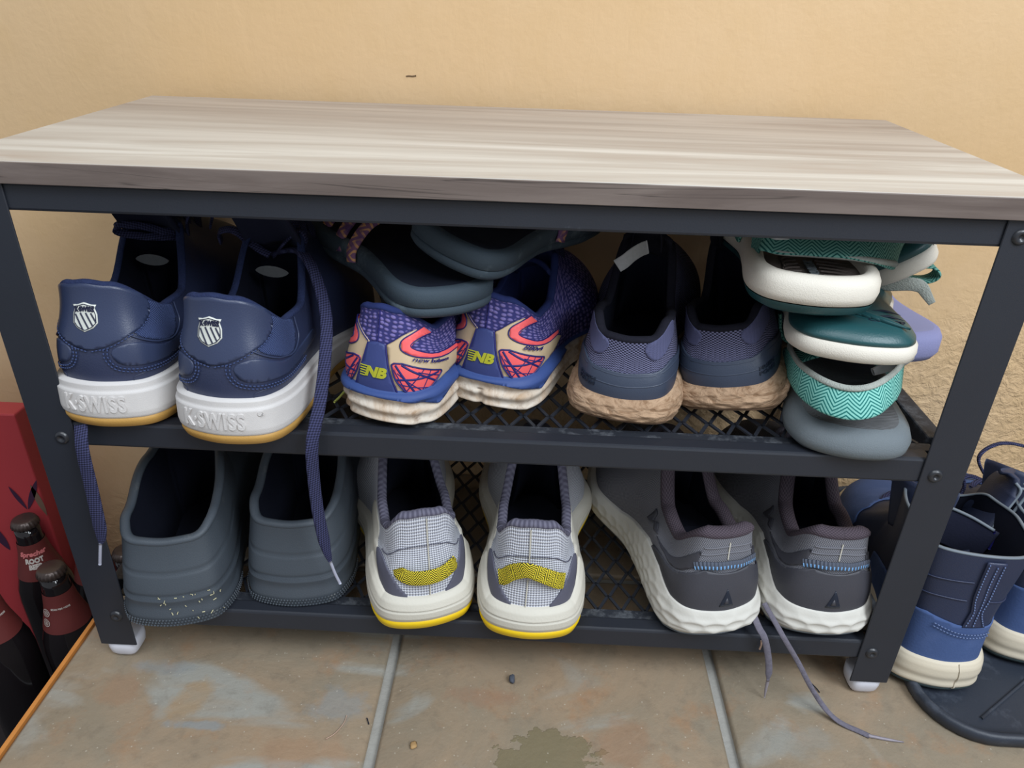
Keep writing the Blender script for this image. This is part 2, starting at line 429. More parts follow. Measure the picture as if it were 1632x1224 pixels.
YE=dict(L=.285,wh=.083,wb=.104,ztop=[(0,.039),(.05,.040),(.10,.052),(.16,.060),(.28,.046),(.6,.03),(1,.024)],zbot=[(0,.005),(.07,.0),(.85,0),(1,.016)],outs=.0125,out=.0055,
  prof=[(0,-.001),(.2,0.001),(.48,.001),(.52,-.0008),(.58,.0005),(.85,-.002),(1,-.006)],yb=.011,wo=.031,yt=.125,rsq=.66,
  rz=[(0,.119),(.055,.117),(.135,.096),(.19,.089),(.27,.094),(.42,.125),(.5,.13)],a=(.035,.025,.05),c=(.045,.02,.05),bul=(-.001,.002,.003),inset=.003)
GR=dict(L=.29,wh=.086,wb=.106,ztop=[(0,.034),(.08,.037),(.16,.050),(.28,.052),(.5,.034),(1,.026)],zbot=[(0,.007),(.08,.0),(.85,0),(1,.018)],outs=.003,out=.0055,
  prof=[(0,-.004),(.2,0.001),(.6,.001),(.85,-.002),(1,-.0045)],yb=.013,wo=.030,yt=.125,rsq=.7,mdisp=hexd,
  rz=[(0,.105),(.07,.105),(.2,.078),(.3,.083),(.42,.12),(.5,.125)],a=(.03,.025,.05),c=(.035,.02,.05),bul=(.002,.003,.003),inset=.002)
BO=dict(L=.29,wh=.082,wb=.106,ztop=[(0,.037),(.3,.034),(.5,.028),(1,.03)],zbot=[(0,.003),(.06,.0),(.85,0),(1,.016)],outs=.006,out=.0045,
  prof=[(0,-.001),(.1,.001),(.3,-.0005),(.5,.001),(.8,0),(1,-.003)],yb=.004,wo=.047,yt=.118,rsq=.7,ztoe=0,
  rz=[(0,.156),(.1,.156),(.25,.160),(.36,.156),(.45,.140),(.5,.136)],a=(.05,.05,.042),c=(.05,.05,.05),cf=.18,bul=(-.003,-.002,.003),inset=.002,tz=.07)
SH=dict(
 ks1=(dict(KS,side=-1),(-.295,-.008,.2605,2)),
 ks2=(dict(KS,side=1),(-.199,-.024,.2605,7)),
 nb1=(dict(NB,side=-1,L=.25,wb=.088,mdisp=ridge2),(-.091,.018,.2605,20)),
 nb2=(dict(NB,side=1,L=.235,wb=.086,mdisp=ridges),(-.012,.050,.2605,22)),
 kn1=(dict(KN,side=-1),(.096,.026,.2605,13)),
 kn2=(dict(KN,side=1,L=.25,wb=.094),(.183,.042,.2650,22,-13)),
 cl1=(dict(CL,side=-1,wh=.093,wb=.104),(-.274,-.020,.0685,-9)),
 cl2=(dict(CL,side=1,wh=.094),(-.178,.010,.0685,-3)),
 ye1=(dict(YE,side=-1),(-.053,-.011,.0685,-17)),
 ye2=(dict(YE,side=1),(.034,-.019,.0685,1)),
 gr1=(dict(GR,side=-1),(.200,-.004,.0685,-14)),
 gr2=(dict(GR,side=1),(.291,-.000,.0685,-1)),
 bo1=(dict(BO,side=-1),(.409,.008,.0045,7)),
 bo2=(dict(BO,side=1),(.517,.042,.0045,5)),
)
# ---- setting ----
def wall_mat():
    k=NT('wall_paint'); co=k.co()
    big=k.noise(2.2,3,.5); med=k.noise(22,5,.6)
    c=k.mix(k.ramp(big,[(.3,0.),(.7,1.)]),(208,174,130),(214,184,146))
    c=k.mix(k.math('MULTIPLY',k.ramp(med,[(.45,0.),(.8,1.)]),.35),c,(202,168,120))
    spots=k.ramp(k.vor(9),[(.010,1.),(.02,0.)])
    c=k.mix(k.math('MULTIPLY',spots,.6),c,(120,92,66))
    k.color(c)
    z=k.sep(co)
    # rougher render low down on the right, smoother above
    rough=k.ramp(k.math('ADD',k.math('MULTIPLY',z[2],-2.2),k.math('ADD',k.math('MULTIPLY',z[0],.8),k.math('MULTIPLY',k.noise(3),.7))),[(.0,.05),(.4,.9)])
    h=k.math('MULTIPLY',k.noise(85,5,.6,dist=.5),rough)
    k.bump(h,.8,.007); k.bump(k.noise(160,3,.5),.2,.0012)
    drip=k.noise(1,3,.5,co=k.co('Object',(60,60,22)),dist=.6)
    k.bump(drip,.25,.0022); k.rough(.5,.35); return k.m
def tile_mat():
    k=NT('slate_tile')
    n1=k.noise(7,6,.62,dist=.8); n2=k.noise(16,7,.65); n3=k.noise(60,6,.7)
    c=k.mix(k.ramp(n1,[(.32,0.),(.62,1.)]),(156,134,110),(138,126,108))
    c=k.mix(k.ramp(k.noise(5,4,.5,co=k.co('Object',(1,1.4,1),(0,0,.6)),dist=1.5),[(.52,0.),(.60,1.)]),c,(152,149,140))
    c=k.mix(k.math('MULTIPLY',k.ramp(n2,[(.55,0.),(.72,1.)]),.6),c,(158,116,80))
    c=k.mix(k.math('MULTIPLY',k.ramp(n3,[(.52,0.),(.8,1.)]),.5),c,(100,90,78))
    X=k.sep(k.co()); wob=k.noise(38,5,.6)
    def blob(cx,cy,rx,ry,soft=.12,amt=1.0):
        a=k.math('DIVIDE',k.math('SUBTRACT',X[0],cx),rx); b=k.math('DIVIDE',k.math('SUBTRACT',X[1],cy),ry)
        d=k.math('SQRT',k.math('ADD',k.math('MULTIPLY',a,a),k.math('MULTIPLY',b,b)))
        d=k.math('ADD',d,k.math('MULTIPLY',k.math('SUBTRACT',wob,.5),2.2))
        return k.math('MULTIPLY',k.ramp(k.math('MULTIPLY',d,.5),[(.5-soft*.5,1.),(.5,0.)]),amt)
    ol=blob(.055,-.078,.040,.028,.03)
    c=k.mix(k.math('MULTIPLY',ol,.8),c,(116,106,80))
    # cleft patches of the slate: ochre, rust and blue-grey
    for cx,cy,rx,ry,cc,am in((-.262,-.040,.020,.024,(160,130,92),.5),(-.250,-.064,.030,.006,(134,140,142),.7),(-.300,-.008,.030,.012,(134,140,142),.5),(-.130,-.036,.030,.020,(134,138,138),.55),(-.150,-.085,.045,.018,(156,122,94),.4),(-.330,-.03,.02,.02,(152,116,88),.4),(.12,-.06,.03,.03,(150,112,84),.4),(.27,-.05,.04,.02,(140,140,134),.4),(.0,-.02,.04,.012,(144,110,88),.4)):
        c=k.mix(blob(cx,cy,rx,ry,.45,am),c,cc)
    c=k.mix(k.math('MULTIPLY',k.ramp(k.vor(130),[(.05,1.),(.11,0.)]),.5),c,(196,188,172))
    k.color(c); k.bump(k.noise(45,8,.7),.5,.002); k.bump(ol,.4,.0015); k.bump(n1,.4,.006)
    k.rough(k.ramp(n2,[(.3,.38),(.7,.6)]),.45); return k.m
def wood_mat(name,cs,edge=False,cs2=None):
    k=NT(name); co=k.co('Object',(1.1,16,16) if not edge else (2.5,40,40)); co2=k.co('Object',(5,110,110))
    co3=k.co('Object',(.6,5,5))
    a=k.noise(1.6,6,.62,co=co,dist=1.1); b=k.noise(1.2,4,.6,co=co2,dist=.4); g=k.noise(1.5,2,.5,co=co3)
    c=k.ramp(a,[(.28,cs[0]),(.45,cs[1]),(.55,cs[2]),(.72,cs[3])])
    if cs2:   # the top's gloss gradient put into the grain colour: taupe at back, paler in front
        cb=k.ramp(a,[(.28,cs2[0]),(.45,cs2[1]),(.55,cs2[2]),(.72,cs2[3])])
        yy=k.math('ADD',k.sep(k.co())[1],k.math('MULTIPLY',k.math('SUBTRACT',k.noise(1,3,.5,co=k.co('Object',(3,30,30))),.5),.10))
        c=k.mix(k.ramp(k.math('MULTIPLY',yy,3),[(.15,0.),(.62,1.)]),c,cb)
    c=k.mix(k.math('MULTIPLY',k.ramp(b,[(.4,0.),(.75,1.)]),.35),c,cs[0] if not cs2 else cs[1])
    c=k.mix(k.math('MULTIPLY',k.ramp(g,[(.45,0.),(.7,1.)]),.45),c,cs[1])
    if edge:
        cr=k.ramp(k.noise(1,3,.5,co=k.co('Object',(1.6,8,30),(0,.06,0)),dist=2.2),[(.492,0.),(.5,1.),(.508,0.)])
        c=k.mix(k.math('MULTIPLY',cr,.75),c,(62,54,50))
    k.color(c); k.bump(b,.12,.0005); k.rough(.42,.45); return k.m
m_wall=wall_mat(); m_tile=tile_mat()
m_grout=simple('grout',(168,166,160),.9,(136,134,128),60,300,.5,bd=.001)
m_strip=simple('oak_strip',(206,138,70),.5,(178,112,52),50)
m_dark=simple('dark_floor',(38,38,42),.6,(26,26,30),12)
wall=struct(box('wall_back',(-2.2,.325,-.6),(2.2,.45,1.9),None,m_wall))
fl=struct(box('floor',(-.395,-1.5,-.27),(1.9,.325,-.006),None,m_grout))
xs=[-.393,-.0935,.2105,.515,.8195,1.124,1.4285,1.9]; ys=[.325,.14,-.1645,-.469,-.7735,-1.078,-1.5]
for i in range(7):
    for j in range(6):
        g=.0050
        x0,x1=xs[i]+(g if i else 0),xs[i+1]-g; y1,y0=ys[j]-(g if j else 0),ys[j+1]+g
        bm=bmesh.new(); nx=8;ny=8
        rnd=random.Random(i*9+j)
        vs=[[bm.verts.new((x0+(x1-x0)*a/nx,y0+(y1-y0)*b/ny,0 if 0<a<nx and 0<b<ny else -.0016)) for b in range(ny+1)] for a in range(nx+1)]
        for a in range(nx):
            for b in range(ny): bm.faces.new((vs[a][b],vs[a+1][b],vs[a+1][b+1],vs[a][b+1]))
        ring=[vs[a][0] for a in range(nx)]+[vs[nx][b] for b in range(ny)]+[vs[a][ny] for a in range(nx,0,-1)]+[vs[0][b] for b in range(ny,0,-1)]
        low=[bm.verts.new((v.co.x,v.co.y,-.008)) for v in ring]
        for a in range(len(ring)):
            b=(a+1)%len(ring); bm.faces.new((ring[a],low[a],low[b],ring[b]))
        # pull the rim vertices of the top to a narrow rounded edge
        for a in range(1,nx):
            for b in range(1,ny):
                v=vs[a][b].co
                if a==1: v.x=x0+.003
                if a==nx-1: v.x=x1-.003
                if b==1: v.y=y0+.003
                if b==ny-1: v.y=y1-.003
        me=bpy.data.meshes.new('tile'); bm.to_mesh(me); bm.free()
        me.polygons.foreach_set('use_smooth',[True]*len(me.polygons))
        link('tile',me,fl,m_tile)
m_scuff=simple('grey_scuff',(120,96,70),.8,bump=0)
for pts in([(.0,0),(.003,.0004),(.006,.0002),(.010,.0008)],):
    sweep('scuff_mark',[(-.111+a,.3247,.483+b) for a,b in pts],(0,0,1),.0013,.0008,wall,m_scuff,10)
struct(box('trim_1',(-.3985,-1.5,-.03),(-.3945,.325,.0006),None,m_strip))
struct(box('floor',(-2.2,-1.5,-.29),(-.3985,.325,-.27),None,m_dark)).name='floor.001'
# ---- shoe bench ----
m_blk=simple('black_powder_coat',(36,40,49),.5,(32,35,43),20,900,.25,.5,0,.0003,dirt=(84,88,96),dirts=30,dirtp=(.68,.9))
m_blk2=simple('dusty_black_metal',(42,46,54),.55,(34,37,44),40,900,.25,dirt=(112,116,122),dirts=70,dirtp=(.5,.85))
m_bolt=simple('bolt_black',(38,40,46),.35,spec=.6,bump=0)
m_foot=simple('foot_plastic',(214,214,222),.4,(196,196,204),20,bump=0)
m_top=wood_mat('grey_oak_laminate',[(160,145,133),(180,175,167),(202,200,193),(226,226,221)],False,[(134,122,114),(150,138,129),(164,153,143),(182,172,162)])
m_edge=wood_mat('laminate_edge_shaded',[(86,74,70),(104,92,86),(116,104,98),(130,118,110)],True)  # shade of the front face put into the colour, hence darker than the top
H=.4595;LX=.36;LW=.0333
bench=thing('shoe_bench','black metal shoe bench with grey wood-look top and two mesh shelves against the wall','shoe rack')
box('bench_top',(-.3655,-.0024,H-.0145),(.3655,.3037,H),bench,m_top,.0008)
tag(box('edge_band',(-.3655,-.0038,H-.0145),(.3655,-.0024,H-.0004),bench,m_edge,.0004),'wood-look strip along the front edge of the top, shade put into its colour')
def frame_at(z0,z1,nm,h):
    box(nm,(-.333,.0018,z0),(.333,.0168,z1),bench,m_blk if h else m_blk2,.0022)
    box(nm,(-.333,.285,z0),(.333,.299,z1),bench,m_blk,.0015)
    for s in(-1,1): box('side_rail',(s*.3575-.0009 if s<0 else .3426,.0338,z0),(-.3426 if s<0 else .3584,.266,z1),bench,m_blk2,.0015)
frame_at(.4255,.4448,'top_rail',True)
frame_at(.2385,.2603,'middle_rail',True); frame_at(.0475,.0683,'lower_rail',True)
for zt in(.2603,.0683):
    box('rail_flange',(-.342,.0165,zt-.0035),(.342,.0275,zt-.0018),bench,m_blk2,.0005)
def mesh_panel(z):
    P=.0215; Q=.0165; V=[];F=[]
    def bar(a,b,w=.0013,h=.0008):
        a=np.array([*a,z]);b=np.array([*b,z]);d=b-a;d/=np.linalg.norm(d);n=np.array([-d[1],d[0],0])*w;u=np.array([0,0,h]);b0=len(V)
        for X in(a,b): V.extend([X-n-u,X+n-u,X+n+u,X-n+u])
        F.extend([(b0+i,b0+4+i,b0+4+(i+1)%4,b0+(i+1)%4) for i in range(4)])
    x0=-.333;nx=31;ny=15
    for j in range(ny):
        y0=.0275+j*Q; y1=y0+Q
        for i in range(nx):
            xa=x0+P*i; xm=xa+P/2; xb=xa+P
            e=.0009
            if j%2==0: bar((xa+e,y0),(xm-e,y1)); bar((xm+e,y1),(xb-e,y0)); bar((xm-e,y1),(xm+e,y1)); bar((xb-e,y0),(xb+e,y0)) if i<nx-1 else None
            else: bar((xa+e,y1),(xm-e,y0)); bar((xm+e,y0),(xb-e,y1))
    o=rawmesh('mesh_panel',V,F,bench,m_blk,False); o['kind']='stuff'; o['label']='black expanded metal mesh of diamond openings'
mesh_panel(.2578); mesh_panel(.0658)
def leg(sx,sy):
    y0,y1=(0,.0338) if sy<0 else (.2662,.3)
    bm=bmesh.new(); t=.0016; z0,z1=.0205,.4449
    # angle profile, outer corner rounded
    X=[0,LW,LW,t,t,0] ; Y=[0,0,t,t,.033,.033]
    pts=[((LX-x)*sx, (y0+y) if sy<0 else (y1-y)) for x,y in zip(X,Y)]
    a=[bm.verts.new((x,y,z0)) for x,y in pts]; b=[bm.verts.new((x,y,z1)) for x,y in pts]
    for i in range(6): bm.faces.new((a[i],a[(i+1)%6],b[(i+1)%6],b[i]))
    bm.faces.new(a);bm.faces.new(b)
    bmesh.ops.recalc_face_normals(bm,faces=bm.faces[:])
    bmesh.ops.bevel(bm,geom=[e for e in bm.edges if e.calc_length()>.1],offset=.0005,segments=1,affect='EDGES')
    me=bpy.data.meshes.new('leg'); bm.to_mesh(me); bm.free(); lg=link('leg',me,bench,m_blk)
    # plastic foot: rounded cap under the angle
    cx=(LX-.0155)*sx; cy=y0+.0150 if sy<0 else y1-.0150
    n=32;prof=[(0,0),(.7,.0008),(.93,.006),(1,.0125),(1,.0212),(.86,.0215),(0,.0215)]
    P=np.zeros((n,len(prof),3))
    for i in range(n):
        an=2*PI*i/n;c,s_=math.cos(an),math.sin(an);k=(abs(c)**4+abs(s_)**4)**-.25
        for j,(r,z) in enumerate(prof): P[i,j]=(cx+c*k*.0138*r,cy+s_*k*.0135*r,z*.97)
    f=grid('foot',P,lg,m_foot); tag(f,'white plastic glide foot')
    zz=[.4335,.2465,.0567]
    for z in zz:
        r=.0048; yy=y0 if sy<0 else y1; sg=-1 if sy<0 else 1
        x=(LX-.0226)*sx
        pr=[(0,.0006),(.0018,.0006),(.0022,.0020),(.0040,.0020),(.0050,.0012),(.0056,.0)]
        lathe('bolt',[(a,yy+sg*b) for a,b in pr],lg,m_bolt,24,(x,0,z),'y',False)
for sx in(-1,1):
    for sy in(-1,1): leg(sx,sy)
# ---- footwear ----
def ugrid(n,k=.55):
    t=np.arange(n)/n; return t-k*np.sin(2*PI*t)/(2*PI)
def build_shoe(root,S,mt,cr=.0045,tongue=True,dense=False,ins=.011,closedsole=True,lin_depth=None,laces=3,rimlabel=None,tz=(.030,.026)):
    """mt: upper, mid, outs, lining, collar, insole, tongue, lace"""
    P={}
    n=260;u=ugrid(n);v=np.linspace(0,1,34)
    U,VV=np.meshgrid(u,v,indexing='ij')
    G=S.up(U,VV); uv=np.stack([((U+.5)%1-.5)*S.per,VV*.085],-1)
    P['upper']=grid('upper',G,root,mt['upper'],True,uv)
    # padded collar ring and lining
    T=S.T(u); ctr=np.array([0,(S.c['yb']+S.c['yt'])/2])
    d=np.roll(T[:,:2],-1,0)-np.roll(T[:,:2],1,0); nr=np.stack([-d[:,1],d[:,0]],1); nr/=np.linalg.norm(nr,axis=1,keepdims=True)+1e-9
    nin=np.c_[nr,np.zeros(n)]   # towards the inside
    pad=cr
    ring=[]
    for k in range(9):
        a=PI*(1.25-1.6*k/8)   # from outside over the top to the inside
        ring.append(T+nin*(pad*.9+pad*math.cos(a))[...,None] if False else T+nin*(pad*.8+pad*math.cos(a))+np.array([0,0,1.])*(pad*.8*math.sin(a)-pad*.1))
    ring=np.stack(ring,1)
    ruv=np.zeros(ring.shape[:2]+(2,)); L=S.rim.len; ruv[...,0]=(u*L)[:,None]; ruv[...,1]=np.linspace(0,.02,9)[None]
    P['collar']=grid('collar',ring,root,mt['collar'],True,ruv)
    z0=S.ht('ztop',u)+.004
    nf=S.foot.normal(u); B=np.c_[S.foot(u)-nf*ins,z0]; B0=B.copy()
    E=ring[:,-1]
    w=np.linspace(0,1,10)[None,:,None]
    mid=np.stack([E[:,None]*(1-w)+B[:,None]*w],0)[0]
    # bulge outwards towards the upper
    bow=np.sin(w*PI)*.25
    mm=sstep((S.mirror(u)-.18)/.15)[:,None]; M2=E+(B-E)*(np.array([.9,.9,.25])[None]*(1-mm)+np.array([.05,.05,.6])[None]*mm); B=np.where(mm>0,np.c_[(E+(B-E)*(1-.65*mm))[:,:2],B[:,2]],B)
    mid=(1-w)**2*E[:,None]+2*w*(1-w)*M2[:,None]+w**2*B[:,None]
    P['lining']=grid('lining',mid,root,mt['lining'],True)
    B=B0
    P['insole']=rawmesh('insole',B-np.array([0,0,.001]),[list(range(n))],root,mt['insole'],False)
    if closedsole:
        nm=520 if dense else 260; um=ugrid(nm); vm=np.linspace(0,1,30 if dense else 16)
        U,VV=np.meshgrid(um,vm,indexing='ij'); G=S.mid(U,VV)
        top=np.c_[S.foot(um)-S.foot.normal(um)*.006,S.ht('ztop',um)+.0005]
        bot=np.c_[S.foot(um)-S.foot.normal(um)*.012,S.ht('zbot',um)+.0015]
        G=np.concatenate([bot[:,None],G,top[:,None]],1)
        uv=np.zeros(G.shape[:2]+(2,)); uv[...,0]=(((um+.5)%1-.5)*S.per)[:,None]; uv[...,1]=G[...,2]
        P['midsole']=grid('midsole',G,root,mt['mid'],True,uv,capstart=True)
        if S.c['outs']>0 and mt.get('outs'):
            o0=S.c['prof'][0][1]+S.c['out']; f=S.foot(um);nn=S.foot.normal(um);zb=S.ht('zbot',um);ou=S.c['outs']
            lay=[(-.015,.0008),(o0-.006,.0),(o0-.0015,ou*.25),(o0+.0004,ou*.7),(o0+.0004,ou),(o0-.002,ou+.0003)]
            G=np.stack([np.c_[f+nn*a,zb+b] for a,b in lay],1)
            P['outsole']=grid('outsole',G,root,mt['outs'],True,capstart=True)
    if tongue:
        c=S.c; yt=c['yt']; wo=c['wo']; zt=c['rz'][-1][1]; ln,hi=tz
        nu,nv=13,14; G=np.zeros((nu,nv,3))
        for i in range(nu):
            a=(i/(nu-1)-.5)*2
            for j in range(nv):
                b=j/(nv-1)
                G[i,j]=(a*wo*.72*(1-.10*b),yt+.002-(.002+ln)*b-abs(a)**2*.006,zt-.014+(.014+hi)*b**.9-abs(a)**2*(.012-.006*b))
        base=G.copy(); th=.0045
        Vt=np.concatenate([G.reshape(-1,3),(G-np.array([0,th*.6,th*.8])).reshape(-1,3)]);F=[];N=nu*nv
        for i in range(nu-1):
            for j in range(nv-1):
                q=(i*nv+j,(i+1)*nv+j,(i+1)*nv+j+1,i*nv+j+1); F+=[q,tuple(N+x for x in q[::-1])]
        ed=[i*nv for i in range(nu)]+[(nu-1)*nv+j for j in range(1,nv)]+[i*nv+nv-1 for i in range(nu-2,-1,-1)]+[j for j in range(nv-2,0,-1)]
        for i in range(len(ed)): a,b=ed[i],ed[(i+1)%len(ed)]; F.append((a,N+a,N+b,b))
        P['tongue']=rawmesh('tongue',Vt,F,root,mt['tongue'])
        for k in range(laces):
            uu=np.array([.405,.44,.47,.5,.53,.56,.595]); vv=np.full(7,.965-.075*k); vv[0]-=.02;vv[-1]-=.02
            pts=S.up(uu,vv,np.array([-.001,.002,.003,.0035,.003,.002,-.001]))
            sweep('lace',pts,(0,1,.2),.007,.0018,root,mt['lace'],24)
    return P

SHOES={}
def shoe_root(key,name,label,cat,group):
    cfg,q=SH[key]; x,y,z,yaw=q[:4]; S=Shoe(**cfg); r=thing(name,label,cat,place(x,y,z,yaw,0,q[4] if len(q)>4 else 0),group); SHOES[key]=(S,r); return S,r
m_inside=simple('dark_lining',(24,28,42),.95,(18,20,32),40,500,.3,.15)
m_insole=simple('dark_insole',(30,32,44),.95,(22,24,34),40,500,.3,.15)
def inv(root,pts):
    m=np.array(root.matrix_basis.inverted()); p=np.asarray(pts,float); return p@m[:3,:3].T+m[:3,3]
def invd(root,v):
    m=np.array(root.matrix_basis.inverted()); return np.asarray(v,float)@m[:3,:3].T
def mirror(s,pts): return [(s*a,b) for a,b in pts]
def chevron(name,c1,c2,freq=300,px=.012,amp=.5,r=.85,thr=.5,c3=None,swap=False,wig=0):
    """zigzag bands woven into a ribbon, laid out in the ribbon's own uv"""
    k=NT(name); x=k.sep(k.co('UV')); X,Y=(x[1],x[0]) if swap else (x[0],x[1])
    t=k.math('ABSOLUTE',k.math('SUBTRACT',k.math('FRACT',k.math('DIVIDE',X,px)),.5))
    f=k.math('FRACT',k.math('MULTIPLY',k.math('MULTIPLY_ADD',t,px*amp*2,Y),freq))
    g=k.ramp(k.math('ABSOLUTE',k.math('SUBTRACT',f,.5)),[(thr*.5-.03,0.),(thr*.5+.03,1.)])
    c=k.mix(g,c1,c2)
    if c3: c=k.mix(k.ramp(k.noise(60,3),[(.45,0.),(.6,1.)]),c,c3)
    k.color(c); k.bump(k.noise(900,3),.5,.0006); k.rough(r,.25); return k.m
m_leather_blk=None
# K: navy leather court sneakers
m_navy=simple('navy_leather',(46,54,82),.40,(40,46,70),14,700,.35,.5,0,.0006)
m_navy2=simple('navy_leather_plain',(52,62,90),.38,(46,54,80),14,900,.25,.5,0,.0005)
m_terry=simple('navy_terry',(46,56,92),.95,(32,40,68),300,600,.8,.2,0,.0015)
m_white=simple('white_rubber',(212,208,205),.55,(198,194,192),30,1500,.5,.4,0,.0004,dirt=(160,154,148),dirts=22,dirtp=(.62,.85))
m_gum=simple('gum_rubber',(198,156,86),.5,(178,134,66),30,900,.4,.4)
m_navlace=weave('navy_lace',(62,64,98),(30,32,54),1900,2600,.8,True)
m_silver=simple('silver_print',(214,216,208),.35,(196,198,190),60,bump=0,spec=.6)
m_ink=simple('navy_ink',(30,34,62),.5,bump=0)
m_navmesh=weave('navy_mesh_cloth',(78,94,138),(34,42,74),3400,3400,.8,False)
m_tng=simple('navy_tongue',(30,34,58),.9,bump=.3)
m_aglet=simple('clear_aglet',(176,178,196),.25,bump=0,spec=.6)
m_greylabel=simple('grey_label',(120,122,122),.6,(100,102,104),200)
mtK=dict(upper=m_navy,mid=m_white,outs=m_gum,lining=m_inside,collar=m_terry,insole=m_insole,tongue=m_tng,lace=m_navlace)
K1='navy leather sneaker with white sole, farthest left on the middle shelf'
K2='navy leather sneaker with white sole, loose lace trailing down its right side'
for key,lab in(('ks1',K1),('ks2',K2)):
    S,r=shoe_root(key,'sneaker',lab,'shoe','navy leather sneakers'); build_shoe(r,S,mtK,cr=.0032,dense=True)
    k=.085
    patch('heel_panel',S,[(-.066,.995),(-.058,.76),(-.040,.55),(-.018,.39),(0,.32),(.018,.39),(.036,.55),(.048,.76),(.052,.995),(.03,1.0),(0,1.0),(-.03,1.0)],r,m_navy2,off=.0013,smooth=True)
    for sg in(-1,1):
        patch('mesh_inset',S,mirror(sg,[(.053,.98),(.049,.80),(.040,.62),(.036,.50),(.055,.42),(.075,.44),(.086,.70),(.088,.98)]),r,m_navmesh,off=.0008)
        patch('side_overlay',S,mirror(sg,[(.018,.33),(.017,.24),(.023,.17),(.040,.15),(.066,.15),(.095,.20),(.125,.30),(.125,.46),(.10,.42),(.06,.34),(.035,.40)]),r,m_navy2,off=.0009)
        stitches('stitching',S,[mirror(sg,p) for p in([(.050,.80),(.038,.56),(.019,.37),(.001,.295)],[(.014,.33),(.014,.23),(.021,.145),(.040,.12),(.066,.12),(.10,.16)],[(.011,.33),(.0115,.22),(.019,.125),(.040,.095),(.066,.095),(.10,.13)])],r,m_navmesh)
        lines('piping',S,[mirror(sg,[(.030,.50),(.040,.44),(.056,.39),(.078,.42),(.092,.65),(.094,.98)])],.0008,r,m_navy2,off=.0008)
        lines('crease',S,[mirror(sg,[(.028,.02),(.030,.06),(.045,.09)])],.0004,r,m_navy,off=.0)
    z=.68
    sh=[(-.0105,.012),(-.0125,.0155),(-.0075,.0150),(0,.0168),(.0075,.0150),(.0125,.0155),(.0105,.012),(.0125,.006),(.0125,-.004),(.008,-.0105),(0,-.0155),(-.008,-.0105),(-.0125,-.004),(-.0125,.006)]
    e=.86
    patch('emblem',S,[(a*e-.002,z+b*e/k) for a,b in sh],r,m_silver,off=.0019,smooth=False,step=.002,thick=.0012)
    lines('emblem_edge',S,[[(a*.88*e-.002,z+b*.9*e/k) for a,b in sh+sh[:1]]],.0003,r,m_ink,off=.0020,smooth=False,n=90)
    lines('emblem_bar',S,[[(x*e-.002,z+y0*e/k),(x2*e-.002,z+y1*e/k)] for x,y0,x2,y1 in[(-.0095,.0055,-.0015,-.013),(-.004,.0065,.0040,-.0115),(.0015,.0065,.0080,-.0085),(.0065,.0065,.0110,-.0035)]],.0006,r,m_ink,off=.0020,n=10)
    text_on('lettering','K·SWISS',.0060,S,-.002,z+.0088/k,r,m_ink,off=.0021,bold=.00025,H=k,sx=.78)
    text_on('sole_lettering','K·SWISS',.0185,S,-.002,.44,r,m_white,surf='mid',H=.030,off=.0002,extr=.0010,bold=.0005,sx=.62,space=1.12)
    if key=='ks2': text_on('sole_lettering','®',.0050,S,.031,.66,r,m_white,surf='mid',H=.030,off=.0002,extr=.0008,bold=.0002)
    # lens-shaped size label on the back of the tongue
    a=np.linspace(0,2*PI,20,endpoint=False)
    cy,cz=(.110,.098)
    G=np.array([(.014*math.cos(t),cy-.002*math.sin(t),cz+.0055*math.sin(t)*abs(math.sin(t))**.3) for t in a])
    rawmesh('size_label',np.vstack([G,G+np.array([0,.0008,0])]),[list(range(20)),list(range(20,40))[::-1]]+[(i,(i+1)%20,20+(i+1)%20,20+i) for i in range(20)],r,m_greylabel,False)
S,r=SHOES['ks1']
def hang(r,nm,pts,wd,w,t,m,n=80,ag=None,agm=None,**k):
    o=sweep(nm,inv(r,pts),invd(r,wd),w,t,r,m,n,**k)
    if ag is not None:
        g=sweep('aglet',inv(r,ag),(1,0,0),.0026,.0024,o,m_aglet,12,round_=True) if agm is None else sweep('aglet',inv(r,ag),(1,0,0),.0028,.0026,o,agm,12,round_=True,taper=[(0,1.1),(.6,.9),(1,.35)])
    return o
hang(r,'lace_end',[(-.3165,-.004,.262),(-.3141,-.0135,.2453),(-.3152,-.0145,.2106),(-.3176,-.0145,.1729),(-.3192,-.0145,.1600),(-.3215,-.0145,.1530)],[[1,0,.1]]*6,.0105,.002,m_navlace,
  ag=[(-.3213,-.0145,.154),(-.3245,-.0147,.141),(-.327,-.0147,.131)],taper=[(0,1),(.84,1.05),(.95,.7),(1,.25)])
hang(r,'lace_loop',[(-.2700,.125,.372),(-.2841,.115,.3745),(-.3009,.11,.376),(-.3172,.105,.381),(-.3143,.105,.3865),(-.2967,.11,.3845),(-.283,.115,.3794),(-.268,.125,.376)],(0,.6,.8),.0065,.002,m_navlace)
hang(r,'lace_loop',[(-.268,.125,.372),(-.262,.118,.392),(-.250,.120,.405),(-.243,.125,.398),(-.250,.13,.380)],(0,.6,.8),.0065,.002,m_navlace)
S,r=SHOES['ks2']
